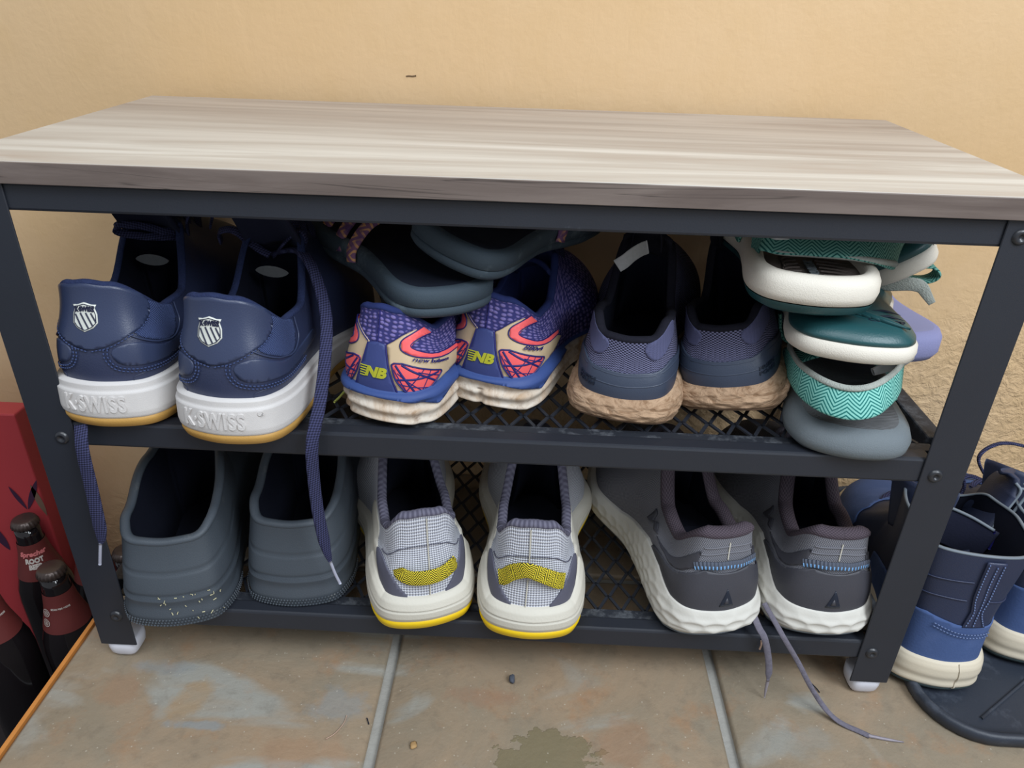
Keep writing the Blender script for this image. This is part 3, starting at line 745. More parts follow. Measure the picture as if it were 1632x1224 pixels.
hang(r,'lace_end',[(-.190,.11,.366),(-.1737,.1,.3725),(-.1614,.09,.3742),(-.1481,.075,.3642),(-.136,.055,.3367),(-.1323,.03,.3108),(-.1316,.004,.2866),(-.1356,-.0125,.2602),(-.1374,-.0135,.2292),(-.1371,-.0135,.1928),(-.1343,-.0135,.1601),(-.132,-.0135,.1449)],
  [[.3,1,0],[.3,1,0],[.5,.8,0],[.8,.6,0],[.9,.4,0],[1,.3,0],[1,.2,0],[.9,.5,0],[.8,.6,0],[.75,.6,0],[.75,.6,0],[.8,.6,0]],.0095,.0034,m_navlace,140,ag=[(-.132,-.0135,.1455),(-.129,-.0135,.132),(-.1257,-.0135,.1213)],taper=[(0,1),(.93,1),(.98,.6),(1,.3)])
hang(r,'lace_loop',[(-.190,.108,.364),(-.1765,.1,.3793),(-.1639,.1,.3885),(-.1590,.098,.381),(-.164,.095,.3704)],(0,1,.3),.006,.002,m_navlace)
hang(r,'lace_loop',[(-.1900,.098,.3677),(-.2054,.1,.3765),(-.2193,.105,.3853),(-.2337,.11,.3826),(-.236,.115,.372)],(0,.7,.6),.0065,.002,m_navlace)
# ---- purple and coral running shoes ----
def hexm():
    k=NT('purple_hex_mesh'); co=k.co('UV',(1,1.55,1)); d=k.vor(155,'F1',co,.35)
    c=k.mix(k.ramp(d,[(.30,1.),(.48,0.)]),(54,54,108),(122,112,168)); k.color(c); k.bump(k.ramp(d,[(.2,1.),(.5,0.)]),.6,.0012); k.rough(.85,.2); return k.m
m_hex=hexm()
m_cream=simple('cream_overlay',(206,184,152),.5,(190,166,132),25,300,.1,dirt=(150,118,84),dirtp=(.6,.85))
m_coral=simple('coral_overlay',(240,100,100),.5,(226,88,92),25,bump=.1)
m_blue2=simple('blue_overlay',(60,72,128),.5,(52,62,112),20,bump=.2)
m_blue3=simple('blue_foam',(58,82,140),.6,(50,70,124),30,bump=.3,dirt=(110,92,80),dirtp=(.62,.9))
m_line=simple('indigo_print',(36,36,110),.5,bump=0)
m_bluelin=simple('blue_lining',(44,56,108),.9,(32,40,80),60,700,.5,.2)
m_neon=simple('yellow_print',(196,196,52),.5,bump=0)
def dirty_sole():
    k=NT('muddy_white_foam'); n=k.noise(26,7,.72,dist=.6); m=k.noise(110,5,.7)
    c=k.mix(k.ramp(n,[(.38,0.),(.66,1.)]),(222,212,198),(178,146,112)); c=k.mix(k.math('MULTIPLY',k.ramp(m,[(.52,0.),(.72,1.)]),.6),c,(120,88,60))
    k.color(c); k.bump(n,.3,.001); k.bump(m,.3,.0006); k.rough(.75,.3); return k.m
m_mud=dirty_sole()
mtN=dict(upper=m_hex,mid=m_mud,lining=m_bluelin,collar=m_bluelin,insole=m_insole,tongue=m_bluelin,lace=m_navlace)
N1='purple and coral running shoe with muddy cream sole, next to the navy leather pair'
N2='purple and coral running shoe with muddy cream sole, next to the tan-soled pair'
for key,lab in(('nb1',N1),('nb2',N2)):
    S,r=shoe_root(key,'running_shoe',lab,'shoe','purple and coral running shoes'); build_shoe(r,S,mtN,cr=.0035,dense=True,tz=(.02,-.004))
    patch('heel_stay',S,[(-.008,.61),(0,.625),(.008,.61),(.012,.30),(.0175,.0),(0,-.0),(-.0175,.0),(-.012,.30)],r,m_blue2,off=.0022,smooth=False)
    lines('outline',S,[mirror(sg,[(.008,.61),(.012,.30),(.0185,.0)]) for sg in(-1,1)],.0007,r,m_line,off=.0019)
    lines('heel_seam',S,[[(0,.62),(0,.98)]],.0006,r,m_line,off=.0003)
    for sg in(-1,1):
        patch('overlay',S,mirror(sg,[(.0085,.62),(.020,.73),(.034,.86),(.040,.80),(.028,.64),(.032,.52),(.048,.46),(.068,.40),(.085,.36),(.10,.25),(.085,.12),(.056,.06),(.040,.0),(.030,.0),(.017,.0),(.012,.3)]),r,m_cream,off=.0011,smooth=False)
        patch('overlay_band',S,mirror(sg,[(.041,.93),(.030,.80),(.021,.68),(.021,.57),(.031,.49),(.047,.44),(.066,.39),(.09,.38),(.09,.46),(.066,.52),(.049,.52),(.036,.56),(.028,.62),(.031,.70),(.040,.80),(.051,.90)]),r,m_coral,off=.0018,smooth=False)
        lines('outline',S,[mirror(sg,[(.041,.93),(.030,.80),(.021,.68),(.021,.57),(.031,.49),(.047,.44),(.066,.39),(.09,.37)]),mirror(sg,[(.051,.90),(.040,.80),(.031,.70),(.028,.62),(.036,.56),(.049,.52),(.066,.52),(.09,.47)]),mirror(sg,[(.0085,.62),(.020,.74),(.034,.90)])],.0005,r,m_line,off=.0017)
        w=[(.0135,.38),(.017,.41),(.023,.395),(.035,.32),(.052,.20),(.053,.16),(.043,.05),(.034,-.0),(.026,.02),(.017,.19)]
        patch('window',S,mirror(sg,w),r,m_coral,off=.0018)
        lines('outline',S,[mirror(sg,[(a,max(b,.005)) for a,b in w+w[:1]])],.0007,r,m_line,off=.0019)
        L=[((.0165,.38),(.030,.03)),((.021,.385),(.046,.10)),((.0175,.20),(.050,.19)),((.019,.15),(.040,.05)),((.036,.30),(.024,.06)),((.042,.26),(.034,.02)),((.0155,.32),(.024,.06)),((.032,.28),(.050,.14)),((.018,.28),(.036,.02))]
        lines('window_stripe',S,[mirror(sg,p) for p in L[:3]],.0009,r,m_line,off=.0018,smooth=False,n=16,flat=.5)
        lines('window_stripe',S,[mirror(sg,p) for p in L[3:]],.00045,r,m_line,off=.0019,smooth=False,n=16,flat=.5)
    # foam rim under the upper, dipping into the sole at the sides
    patch('foam_rim',S,[(-.11,1.0),(-.11,.95),(-.07,.85),(-.045,.68),(-.02,.86),(0,.90),(.02,.86),(.045,.60),(.07,.80),(.11,.93),(.11,1.0),(.05,1.0),(0,1.0),(-.05,1.0)],r,m_blue3,off=.0030,surf='mid',H=.033,smooth=False,step=.0025,thick=.004)
    V=S.mid(ugrid(260),.95,.0015)
    rg=np.stack([S.mid(ugrid(260),1.0,.003),S.mid(ugrid(260),1.0,.0005)+np.array([0,0,.002]),S.mid(ugrid(260),1.0,-.006)+np.array([0,0,.0025])],1)
    grid('foam_edge',rg,r,m_blue3,True)
    text_on('lettering','NB',.0135,S,.001,.26,r,m_neon,off=.0028,bold=.0007,H=.085,shear=.25,sx=.9)
    lines('print_stroke',S,[[(-.0115,.20+.03*i),(-.0065+.0006*i,.20+.03*i)] for i in range(5)],.0005,r,m_neon,off=.0026,smooth=False,n=6)
    if key=='nb1': text_on('lettering','new balance',.0074,S,.046,.390,r,m_line,off=.0030,bold=0,H=.085,rot=-20)
    else: text_on('lettering','880v4',.0080,S,.040,.405,r,m_line,off=.0030,bold=0,H=.085,rot=-20,shear=.2)
# ---- dark knit shoes with tan foam soles ----
def knit():
    k=NT('grey_blue_knit'); x=k.sep(k.co('UV')); a=k.math('SINE',k.math('MULTIPLY',x[0],1500)); b=k.math('SINE',k.math('MULTIPLY',x[1],2300))
    h=k.math('MULTIPLY_ADD',k.math('MULTIPLY',a,b),.5,.5)
    band=k.ramp(x[1],[(.030,0.),(.036,1.)])
    c=k.mix(k.ramp(h,[(.44,0.),(.56,1.)]),(32,34,50),(112,112,142)); k.color(c); k.bump(h,.6,.0008); k.rough(.9,.2); return k.m
m_knit=knit()
m_lav=weave('lavender_rib_knit',(90,92,124),(74,76,106),900,6200,.5)
m_cup=simple('dark_moulded_counter',(56,66,84),.45,(48,56,74),14,800,.2,.5)
m_tan=None
def tan():
    k=NT('tan_wrinkled_foam'); co=k.co('UV',(70,170,1)); n=k.noise(1,5,.6,co=co,dist=1.4); m=k.noise(40,5,.7)
    c=k.mix(k.ramp(m,[(.35,0.),(.7,1.)]),(186,156,128),(150,120,94)); c=k.mix(k.ramp(n,[(.36,1.),(.52,0.)]),c,(140,110,84))
    k.color(c); k.bump(n,.8,.0035); k.rough(.8,.25); return k.m
m_tan=tan()
m_tan2=simple('tan_outsole',(140,112,88),.8,(112,90,72),40,400,.5)
m_blk_knit=simple('black_collar',(34,34,44),.95,(24,24,32),200,800,.6,.15)
m_cupink=simple('dark_print',(30,38,54),.4,bump=0)
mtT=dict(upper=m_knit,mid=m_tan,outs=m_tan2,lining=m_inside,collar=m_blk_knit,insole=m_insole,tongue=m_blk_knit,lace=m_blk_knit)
for key,lab in(('kn1','dark blue knit shoe with wrinkled tan sole, left one of its pair'),('kn2','dark blue knit shoe with wrinkled tan sole, tilted against the stacked sandals')):
    S,r=shoe_root(key,'knit_shoe',lab,'shoe','dark knit shoes with tan soles'); build_shoe(r,S,mtT,cr=.0038,dense=True,laces=1,tz=(.02,.01))
    patch('heel_counter',S,[(-.12,.0),(-.12,.30),(-.08,.42),(-.045,.54),(-.02,.54),(0,.53),(.02,.54),(.045,.54),(.08,.42),(.12,.30),(.12,.0),(.06,.0),(0,.0),(-.06,.0)],r,m_cup,off=.0016,smooth=False)
    lines('counter_ridge',S,[[(-.10,.30),(-.06,.42),(-.03,.47),(0,.46),(.03,.47),(.06,.42),(.10,.30)],[(-.09,.20),(-.04,.27),(0,.25),(.04,.27),(.09,.20)]],.0008,r,m_cup,off=.0012)
    for sg in(-1,1):
        patch('rib_patch',S,mirror(sg,[(.018,.90),(.024,.99),(.040,1.0),(.058,1.0),(.062,.86),(.045,.74),(.028,.74)]),r,m_lav,off=.0008)
    text_on('lettering','FRESH',.0062,S,(-.030 if key=='kn1' else .038),.27,r,m_cupink,off=.0020,bold=.0002)
    text_on('lettering','FOAM',.0062,S,(-.030 if key=='kn1' else .038),.19,r,m_cupink,off=.0020,bold=.0002)
S,r=SHOES['kn1']
m_lab=simple('woven_label',(190,192,194),.8,(160,162,164),300)
o=sweep('size_label',inv(r,[(.0925,.098,.370),(.098,.097,.3745),(.104,.100,.379),(.1109,.105,.382),(.117,.110,.383)]),invd(r,(-.3,.1,1)),.011,.001,r,m_lab,20)
for key in('kn1','kn2'):
    S,r=SHOES[key]
    sweep('pull_tab',[(-.012,.105,.118),(-.010,.098,.136),(0,.094,.143),(.010,.098,.136),(.012,.105,.118)],(0,1,.3),.016,.002,r,m_blk_knit,24)
# ---- rubber clogs ----
m_clog=simple('charcoal_eva',(70,78,86),.55,(60,66,74),12,900,.35,.45,0,.0006,dirt=(108,110,108),dirts=40,dirtp=(.64,.85))
m_clogtr=simple('clog_tread',(74,82,90),.6,(58,64,72),30,500,.6,.4,dirt=(130,130,124),dirts=50,dirtp=(.6,.8))
mtC=dict(upper=m_clog,mid=m_clogtr,lining=m_inside,collar=m_clog,insole=m_insole)
m_straw=simple('dried_grass',(216,210,170),.8,bump=0)
for key,lab in(('cl1','charcoal rubber clog with grass bits on its heel, farthest left on the bottom shelf'),('cl2','charcoal rubber clog, clean heel, right one of its pair')):
    S,r=shoe_root(key,'clog',lab,'shoe','charcoal rubber clogs'); build_shoe(r,S,mtC,cr=.0042,tongue=False,closedsole=False,ins=.014)
    n=220;u=ugrid(n);f=S.foot(u);nn=S.foot.normal(u)
    G=np.stack([np.c_[f-nn*.018,S.ht('zbot',u)],np.c_[f-nn*.004,S.ht('zbot',u)],np.c_[f-nn*.0005,S.ht('zbot',u)+.0025]],1)
    grid('outsole',G,r,m_clogtr,True,capstart=True)
    # tread: small diamonds round the lower edge of the heel
    V=[];F=[]
    for i in range(64):
        for j in range(3):
            s=-.085+.17*i/63+(.00135 if j%2 else 0); v=.022+.030*j
            P=S.up(np.array([s-.0011,s,s+.0011,s,s])/S.per,np.array([v,v-.013,v,v+.013,v]),np.array([.0010,.0010,.0010,.0010,.0021]));b=len(V);V+=list(P);F+=[(b,b+1,b+4),(b+1,b+2,b+4),(b+2,b+3,b+4),(b+3,b,b+4)]
    o=rawmesh('tread',V,F,r,m_clogtr,False); o['kind']='stuff'
    if key=='cl1':
        rr=random.Random(3);V=[];paths=[]
        for i in range(26):
            s=rr.uniform(-.01,.042);v=rr.uniform(.05,.30) if rr.random()<.8 else .33;a=rr.uniform(0,PI);l=rr.uniform(.0008,.0035)
            paths.append([(s,v),(s+l*math.cos(a),v+l*math.sin(a)/.085)])
        o=lines('grass_bits',S,paths,.0004,r,m_straw,off=.0018,smooth=False,n=4); o['kind']='stuff'
# ---- grey and yellow running shoes ----
m_gmesh=weave('grey_diagonal_mesh',(212,214,222),(134,136,148),1750,1750,.8,True,.7,(.30,.6),.0009)
m_charc=simple('charcoal_overlay',(92,92,108),.6,(80,80,94),20,900,.2)
m_gcol=weave('grey_rib_collar',(104,102,118),(80,78,94),2600,300,.6)
m_foam=simple('off_white_foam',(204,200,188),.6,(200,194,180),16,500,.25,.4,0,.001,dirt=(166,150,126),dirts=14,dirtp=(.58,.85))
m_yel=simple('yellow_rubber',(240,208,26),.5,(228,184,20),24,500,.3,dirt=(176,120,30),dirts=40,dirtp=(.62,.85))
m_yzig=chevron('yellow_black_zigzag_tape',(240,220,60),(50,46,24),430,.009,.62,thr=.42)
m_dklin=simple('grey_lining',(62,62,76),.95,(50,50,62),60,600,.4,.2)
mtY=dict(upper=m_gmesh,mid=m_foam,outs=m_yel,lining=m_inside,collar=m_gcol,insole=m_insole,tongue=m_gcol,lace=m_charc)
for key,lab in(('ye1','grey running shoe with yellow outsole, left one of its pair beside the clog'),('ye2','grey running shoe with yellow outsole, arched heel loop, at centre of bottom shelf')):
    S,r=shoe_root(key,'running_shoe',lab,'shoe','grey and yellow running shoes'); build_shoe(r,S,mtY,cr=.0042,dense=True)
    if key=='ye2': SHOES['ye2']=(S,r)
    s0=.004 if key=='ye1' else -.003
    lines('heel_seam',S,[[(s0-.001,.02),(s0,.5),(s0,.97)]],.0006,r,m_foam,off=.0008)
    for sg in(-1,1):
        patch('side_wedge',S,mirror(sg,[(.016,.0),(.026,.16),(.036,.34),(.050,.50),(.062,.44),(.058,.22),(.048,.02),(.030,.0)]),r,m_charc,off=.0014)
        patch('side_shell',S,mirror(sg,[(.050,.0),(.058,.24),(.064,.42),(.075,.60),(.085,.78),(.11,.80),(.13,.6),(.13,.0)]),r,m_foam,off=.0010)
    stitches('stitching',S,[[(-.055,.60),(-.036,.64),(-.015,.70),(0,.70),(.015,.70),(.036,.64),(.055,.60)]],r,m_charc,gap=.002,ln=.0012,off=.0006)
    # pull loop: tape sewn at both ends, standing off in the middle
    if key=='ye1': pts=[(-.026,.40,.001),(-.023,.34,.002),(-.014,.30,.004),(0,.31,.007),(.014,.32,.006),(.027,.36,.003),(.031,.42,.001)]
    else: pts=[(-.032,.34,.001),(-.026,.37,.002),(-.017,.52,.006),(-.004,.61,.010),(.008,.55,.009),(.022,.42,.006),(.029,.35,.002),(.032,.33,.001)]
    P=S.up(np.array([p[0] for p in pts])/S.per,np.array([p[1] for p in pts]),np.array([p[2] for p in pts]))
    wd=S.up(np.array([p[0] for p in pts])/S.per,np.array([p[1]+.05 for p in pts]),np.array([p[2] for p in pts]))-P
    sweep('pull_loop',P,wd,.0135,.0012,r,m_yzig,60)
# ---- grey running shoes with white dimpled soles ----
m_gknit=weave('grey_fabric',(128,128,134),(88,88,96),2600,2600,.6)
m_darkov=simple('dark_grey_overlay',(66,66,74),.5,(56,56,62),16,700,.3,dirt=(128,124,120),dirts=60,dirtp=(.66,.9))
m_brownlin=weave('plum_grey_lining',(84,74,82),(60,52,60),3600,3600,.5)
m_wfoam=simple('white_dimpled_foam',(210,208,200),.6,(194,190,182),20,600,.2,.4,0,.0008,dirt=(156,152,144),dirts=26,dirtp=(.6,.85))
m_gout=simple('grey_outsole',(112,120,126),.7,(92,98,104),30,bump=.4)
def loopm():
    k=NT('blue_woven_cord'); x=k.sep(k.co('UV')); h=k.math('SINE',k.math('MULTIPLY',x[0],2100)); g=k.math('GREATER_THAN',x[1],.0)
    c=k.mix(k.math('MULTIPLY',k.ramp(h,[(.3,0.),(.7,1.)]),g),(76,82,96),(120,176,230)); k.color(c); k.bump(h,.6,.0008); k.rough(.8); return k.m
m_bl=loopm()
m_glace=simple('grey_lace',(120,116,128),.9,(84,80,92),300,900,.8)
m_gag=simple('grey_aglet',(150,144,152),.4,(120,112,120),200,bump=0)
mtG=dict(upper=m_gknit,mid=m_wfoam,outs=m_gout,lining=m_inside,collar=m_brownlin,insole=m_insole,tongue=m_brownlin,lace=m_glace)
for key,lab in(('gr1','dark grey running shoe with white dimpled sole, left one of its pair'),('gr2','dark grey running shoe with white dimpled sole, laces hanging to the floor')):
    S,r=shoe_root(key,'running_shoe',lab,'shoe','dark grey running shoes with blue loops'); build_shoe(r,S,mtG,cr=.0065,dense=True)
    patch('heel_counter',S,[(-.10,.0),(-.095,.12),(-.062,.36),(-.038,.50),(-.024,.60),(-.008,.57),(.008,.57),(.024,.60),(.038,.50),(.062,.36),(.095,.12),(.10,.0),(.06,.0),(.04,.02),(.02,.0),(0,.0),(-.02,.0),(-.04,.02),(-.06,.0)],r,m_darkov,off=.0018,smooth=False)
    for sg in(-1,1):
        patch('side_patch',S,mirror(sg,[(.033,.60),(.030,.83),(.055,.66),(.098,.42),(.085,.38),(.060,.42),(.045,.50)]),r,m_darkov,off=.0012,smooth=False)
        patch('side_letter',S,mirror(sg,[(.10,.50),(.115,.72),(.122,.56),(.128,.78),(.134,.78),(.130,.42),(.122,.44),(.116,.56),(.107,.40)]),r,m_darkov,off=.0014,smooth=False)
    lines('heel_seam',S,[[(-.001,.74),(0,.93)]],.0006,r,m_foam,off=.0006)
    lines('ridge',S,[[(-.03,.78),(0,.82),(.03,.78)],[(-.028,.86),(0,.89),(.03,.86)]],.0007,r,m_gknit,off=.0004)
    tr=[(-.006,.10),(0,.34),(.0065,.10)]
    patch('emblem',S,tr,r,m_cupink,off=.0024,smooth=False,step=.004)
    patch('emblem',S,[(-.0022,.135),(0,.22),(.0022,.135)],r,m_darkov,off=.0028,smooth=False,step=.004)
    p0=[(-.034,.62,.001),(-.026,.66,.002),(-.012,.69,.004),(0,.70,.004),(.012,.69,.004),(.026,.67,.002),(.036,.63,.001)]
    P=S.up(np.array([p[0] for p in p0])/S.per,np.array([p[1] for p in p0]),np.array([p[2] for p in p0]))
    sweep('pull_loop',P,(0,-.3,-1),.0068,.002,r,m_bl,60)
S,r=SHOES['gr2']
hang(r,'lace_end',[(.228,.02,.090),(.2333,0,.0819),(.2378,-.0065,.0759),(.2439,-.0075,.058),(.2486,-.0075,.0387),(.2502,-.0075,.0248)],(1,0,.1),.0058,.0018,m_glace,60,agm=m_gag,ag=[(.2502,-.0075,.0255),(.2506,-.0075,.013),(.2514,-.0075,.0022)],taper=[(0,1),(.9,1),(1,.35)])
hang(r,'lace_end',[(.242,.02,.090),(.2503,0,.0819),(.2555,-.0075,.0754),(.2713,-.010,.0511),(.284,-.015,.0301),(.2964,-.0215,.0136),(.306,-.0275,.0055),(.3150,-.0325,.0024),(.3250,-.0375,.0020),(.333,-.042,.0018)],[[1,0,.3]]*5+[[.6,0,1]]*2+[[.4,.7,.2]]*3,.0045,.0018,m_glace,110,agm=m_gag,ag=[(.332,-.0415,.0018),(.345,-.0438,.0016),(.361,-.046,.0014)])
# ---- winter boots ----
m_bnav=simple('navy_nylon',(46,54,78),.55,(40,46,68),12,900,.3,.4)
m_bnub=simple('blue_nubuck',(72,94,140),.85,(62,80,122),10,500,.4,.25,dirt=(88,106,150),dirts=9,dirtp=(.5,.8))
m_bsole=simple('cream_boot_sole',(214,204,184),.6,(198,186,164),14,500,.2,dirt=(170,156,130),dirts=12,dirtp=(.6,.85))
m_bout=simple('dark_green_outsole',(46,60,62),.8,bump=.4)
m_pipe=simple('grey_piping',(120,130,140),.5,bump=0)
m_bstitch=simple('light_stitching',(110,128,170),.8,bump=0)
mtB=dict(upper=m_bnav,mid=m_bsole,outs=m_bout,lining=m_inside,collar=m_pipe,insole=m_insole,tongue=m_inside,lace=m_navlace)
for key,lab in(('bo1','navy winter boot with cream sole on the black tray, left one of its pair'),('bo2','navy winter boot with cream sole, partly out of view at the right edge')):
    S,r=shoe_root(key,'winter_boot',lab,'boot','navy winter boots on the tray'); build_shoe(r,S,mtB,cr=.0016,dense=False,tongue=False)
    H=.13
    patch('heel_counter',S,[(-.15,.0),(-.15,.22),(-.10,.30),(-.06,.38),(-.030,.415),(0,.35),(.030,.33),(.06,.34),(.10,.30),(.15,.22),(.15,.0),(.07,0),(0,0),(-.07,0)],r,m_bnub,off=.0016,H=H,step=.004,smooth=False)
    h=S.per/2
    patch('toe_cap',S,[(h-.15,.0),(h-.14,.30),(h-.10,.52),(h-.04,.64),(h,.66),(h+.04,.64),(h+.10,.52),(h+.14,.30),(h+.15,.0),(h+.06,0),(h,0),(h-.06,0)],r,m_bnub,off=.0018,H=H,step=.004,smooth=False)
    patch('back_strap',S,[(.004,.34),(.007,.5),(.004,.65),(.003,.97),(.021,.97),(.021,.65),(.019,.5),(.026,.34)],r,m_navy,off=.0022,H=H,smooth=False)
    stitches('stitching',S,[[(.006,.36),(.009,.5),(.006,.65),(.005,.96)],[(.013,.36),(.014,.6),(.013,.8),(.013,.96)],[(.023,.36),(.017,.5),(.019,.65),(.019,.96)],[(-.02,.31),(.005,.25),(.035,.24)],[(-.02,.34),(.005,.28),(.035,.27)]],r,m_bstitch,off=.0030,gap=.003)
    lines('quilt_seam',S,[[(-.10,.55),(-.06,.58),(-.03,.60),(0,.60)],[(-.1,.74),(-.05,.76),(0,.78)],[(.02,.60),(.05,.58),(.1,.55)]],.0007,r,m_navy,off=.0004)
    lines('sole_seam',S,[[(.012,.0),(.013,.5),(.012,1.0)]],.0006,r,m_bsole,surf='mid',off=.0006)
    # folded padded tongue seen edge-on, pale bound edges, and the inner gusset flap
    W=[(.432,.088,.100),(.446,.094,.122),(.460,.102,.142),(.4720,.108,.163),(.4765,.110,.1755),(.4740,.116,.180)]
    dx=0 if key=='bo1' else .098
    W=[(x+dx,y+(.03 if dx else 0),z) for x,y,z in W]
    tg=sweep('tongue',inv(r,W),invd(r,(.25,1,.1)),.050,.0085,r,m_bnav,50,taper=[(0,.8),(.8,1),(1,.6)])
    for o_ in(-.0035,.0035): sweep('tongue_binding',inv(r,[(x+o_,y-.024,z+abs(o_)*.3) for x,y,z in W[1:]]),(0,1,0),.0028,.0028,tg,m_pipe,40,round_=True)
    GW=[(.3960,.09,.156),(.4133,.088,.1544),(.4323,.078,.151),(.4483,.065,.1465)]
    GW=[(x+dx,y+(.03 if dx else 0),z) for x,y,z in GW]
    gs=sweep('gusset',inv(r,[(x,y,z-.020) for x,y,z in GW]),invd(r,(0,.05,1)),.040,.0028,r,m_tng,30)
    sweep('gusset_binding',inv(r,[(x,y,z+.0005) for x,y,z in GW]),(0,1,0),.0030,.0030,gs,m_pipe,30,round_=True)
    sweep('gusset_piping',inv(r,[GW[-1],(GW[-1][0]+.002,GW[-1][1],.138),(GW[-1][0]+.002,GW[-1][1],.126)]),(0,1,0),.0026,.0026,gs,m_line,16,round_=True)
    for k_ in range(4):
        y=.150+.018*k_; z=.165-.020*k_
        uu=np.array([.42,.46,.5,.54,.58]); vv=np.full(5,.93-.11*k_)
        sweep('lace',S.up(uu,vv,np.array([0,.003,.006,.003,0])),(0,1,.2),.006,.003,r,m_navlace,24,round_=True)
    # inner gusset flap with bound edge
    sweep('gusset',[(-.042,.105,.135),(-.034,.088,.140),(-.018,.080,.138),(.006,.092,.130)],(0,.1,1),.052,.004,r,m_bnav,30)
    sweep('lace_loop',[(-.02,.128,.118),(-.034,.142,.142),(-.012,.152,.156),(.018,.148,.154),(.034,.138,.140),(.024,.126,.118)],(0,1,0),.005,.003,r,m_navlace,40,round_=True)
# ---- sandals ----
def slab(name,S,layers,root,m,zc=lambda y:0*y,n=160,capb=True,capt=True,conc=0):
    """layers: (outset from the footprint, z); zc bends the whole sole along its length"""
    u=ugrid(n,.4); f=S.foot(u); nn=S.foot.normal(u); G=[]
    for o,z in layers:
        p=f+nn*o; G.append(np.c_[p,z+zc(p[:,1])+0*p[:,1]])
    G=np.stack(G,1)
    uv=np.zeros(G.shape[:2]+(2,)); uv[...,0]=(u*S.per)[:,None]; uv[...,1]=np.array([l[1] for l in layers])[None]
    return grid(name,G,root,m,True,uv,capend=capt,capstart=capb)
def inner(S,o,z,k=5,depth=0,zc=lambda y:0*y):
    """footbed: rings shrinking to the middle line, slightly hollow"""
    n=120;u=ugrid(n,.3);f=S.foot(u)+S.foot.normal(u)*o; c=np.stack([f[:,0]*0,np.clip(f[:,1],.035,S.c['L']-.04)],1)
    return np.stack([np.c_[f+(c-f)*t,z-depth*sstep(min(1,t*1.3))+zc((f+(c-f)*t)[:,1])] for t in np.linspace(0,.98,k)],1)
def footbed(name,S,root,m,o,z,depth,zc=lambda y:0*y):
    G=inner(S,o,z,9,depth,zc); return grid(name,G,root,m,True,np.stack([G[...,0],G[...,1]],-1),capend=True)
# grey sandal with teal heel strap, bottom of the right-hand stack
def ribbed():
    k=NT('grey_ribbed_foam'); x=k.sep(k.co()); h=k.math('SINE',k.math('MULTIPLY',x[1],2600))
    c=k.mix(k.noise(9,4,.6),(92,94,98),(116,118,120)); k.color(c); k.bump(h,.5,.0008); k.rough(.85,.25); return k.m
m_rib=ribbed(); m_sgrey=simple('grey_eva_side',(116,124,128),.7,(98,106,112),20,1200,.6,.3,0,.0006)
m_teal=chevron('teal_chevron_webbing',(28,108,104),(132,196,184),330,.016,.5,thr=.42)
m_teal_d=chevron('dark_teal_chevron_webbing',(24,84,80),(108,160,148),330,.016,.5,thr=.42)
m_edge2=simple('frayed_edge',(176,180,172),.95,(150,154,148),200,900,.9,.2,0,.0012)
m_tealr=simple('dark_teal_rubber',(38,84,88),.38,(30,70,74),14,700,.3,.5)
m_cream2=simple('pale_midsole_foam',(226,220,208),.6,(212,204,190),14,1300,.6,.4,0,.0005,dirt=(150,134,118),dirts=10,dirtp=(.6,.85))
m_brown=simple('brown_footbed',(104,94,88),.7,(90,80,76),20,700,.4,.3)
m_plast=simple('white_buckle_plastic',(224,224,226),.4,bump=0)
LS=dict(L=.23,wh=.080,wb=.094)
S=Shoe(**dict(LS,side=1)); r=thing('sandal','grey ribbed sandal with teal chevron strap, bottom of the sandal stack','sandal',place(.267,-.003,.2605,12),'sandals in the right-hand stack')
slab('sole',S,[(-.010,0),(.001,.001),(.006,.006),(.0068,.012),(.004,.019),(-.001,.0235),(-.005,.0245)],r,m_sgrey,capt=False)
footbed('footbed',S,r,m_rib,-.005,.0245,.003)
A=[(.236,.085,.2975),(.234,.07,.3047),(.230,.03,.3089),(.2377,.006,.309),(.251,-.006,.3087),(.2655,-.008,.3106),(.281,.0,.3136),(.3026,.025,.3149),(.3189,.06,.3128),(.325,.085,.3055)]
st=sweep('heel_strap',inv(r,A),invd(r,[[0,0,1],[0,.1,1],[0,.25,1],[0,.5,.9],[0,.5,.9],[0,.45,.9],[0,.4,.95],[0,.2,1],[0,.1,1]]),.021,.0022,r,m_teal,110)
B=[(x,y+.0045,z+.0112) for x,y,z in A[1:-1]]
sweep('frayed_edge',inv(r,B),invd(r,(0,.8,.6)),.0045,.0026,st,m_edge2,90)
sweep('instep_strap',[(-.046,.10,.012),(-.038,.098,.034),(-.012,.094,.050),(.012,.094,.050),(.038,.098,.034),(.047,.10,.012)],[[0,1,.2]]*6,.026,.003,r,m_teal,60)
sweep('toe_strap',[(-.050,.165,.012),(-.040,.165,.030),(0,.165,.040),(.040,.165,.030),(.050,.165,.012)],(0,1,.0),.028,.003,r,m_teal,60)
sweep('strap_pad',inv(r,[(.300,.062,.302),(.318,.066,.309),(.334,.078,.312),(.340,.095,.306)]),invd(r,(0,.3,1)),.010,.006,r,m_plast,24,taper=[(0,.6),(.3,1),(.8,1),(1,.6)])
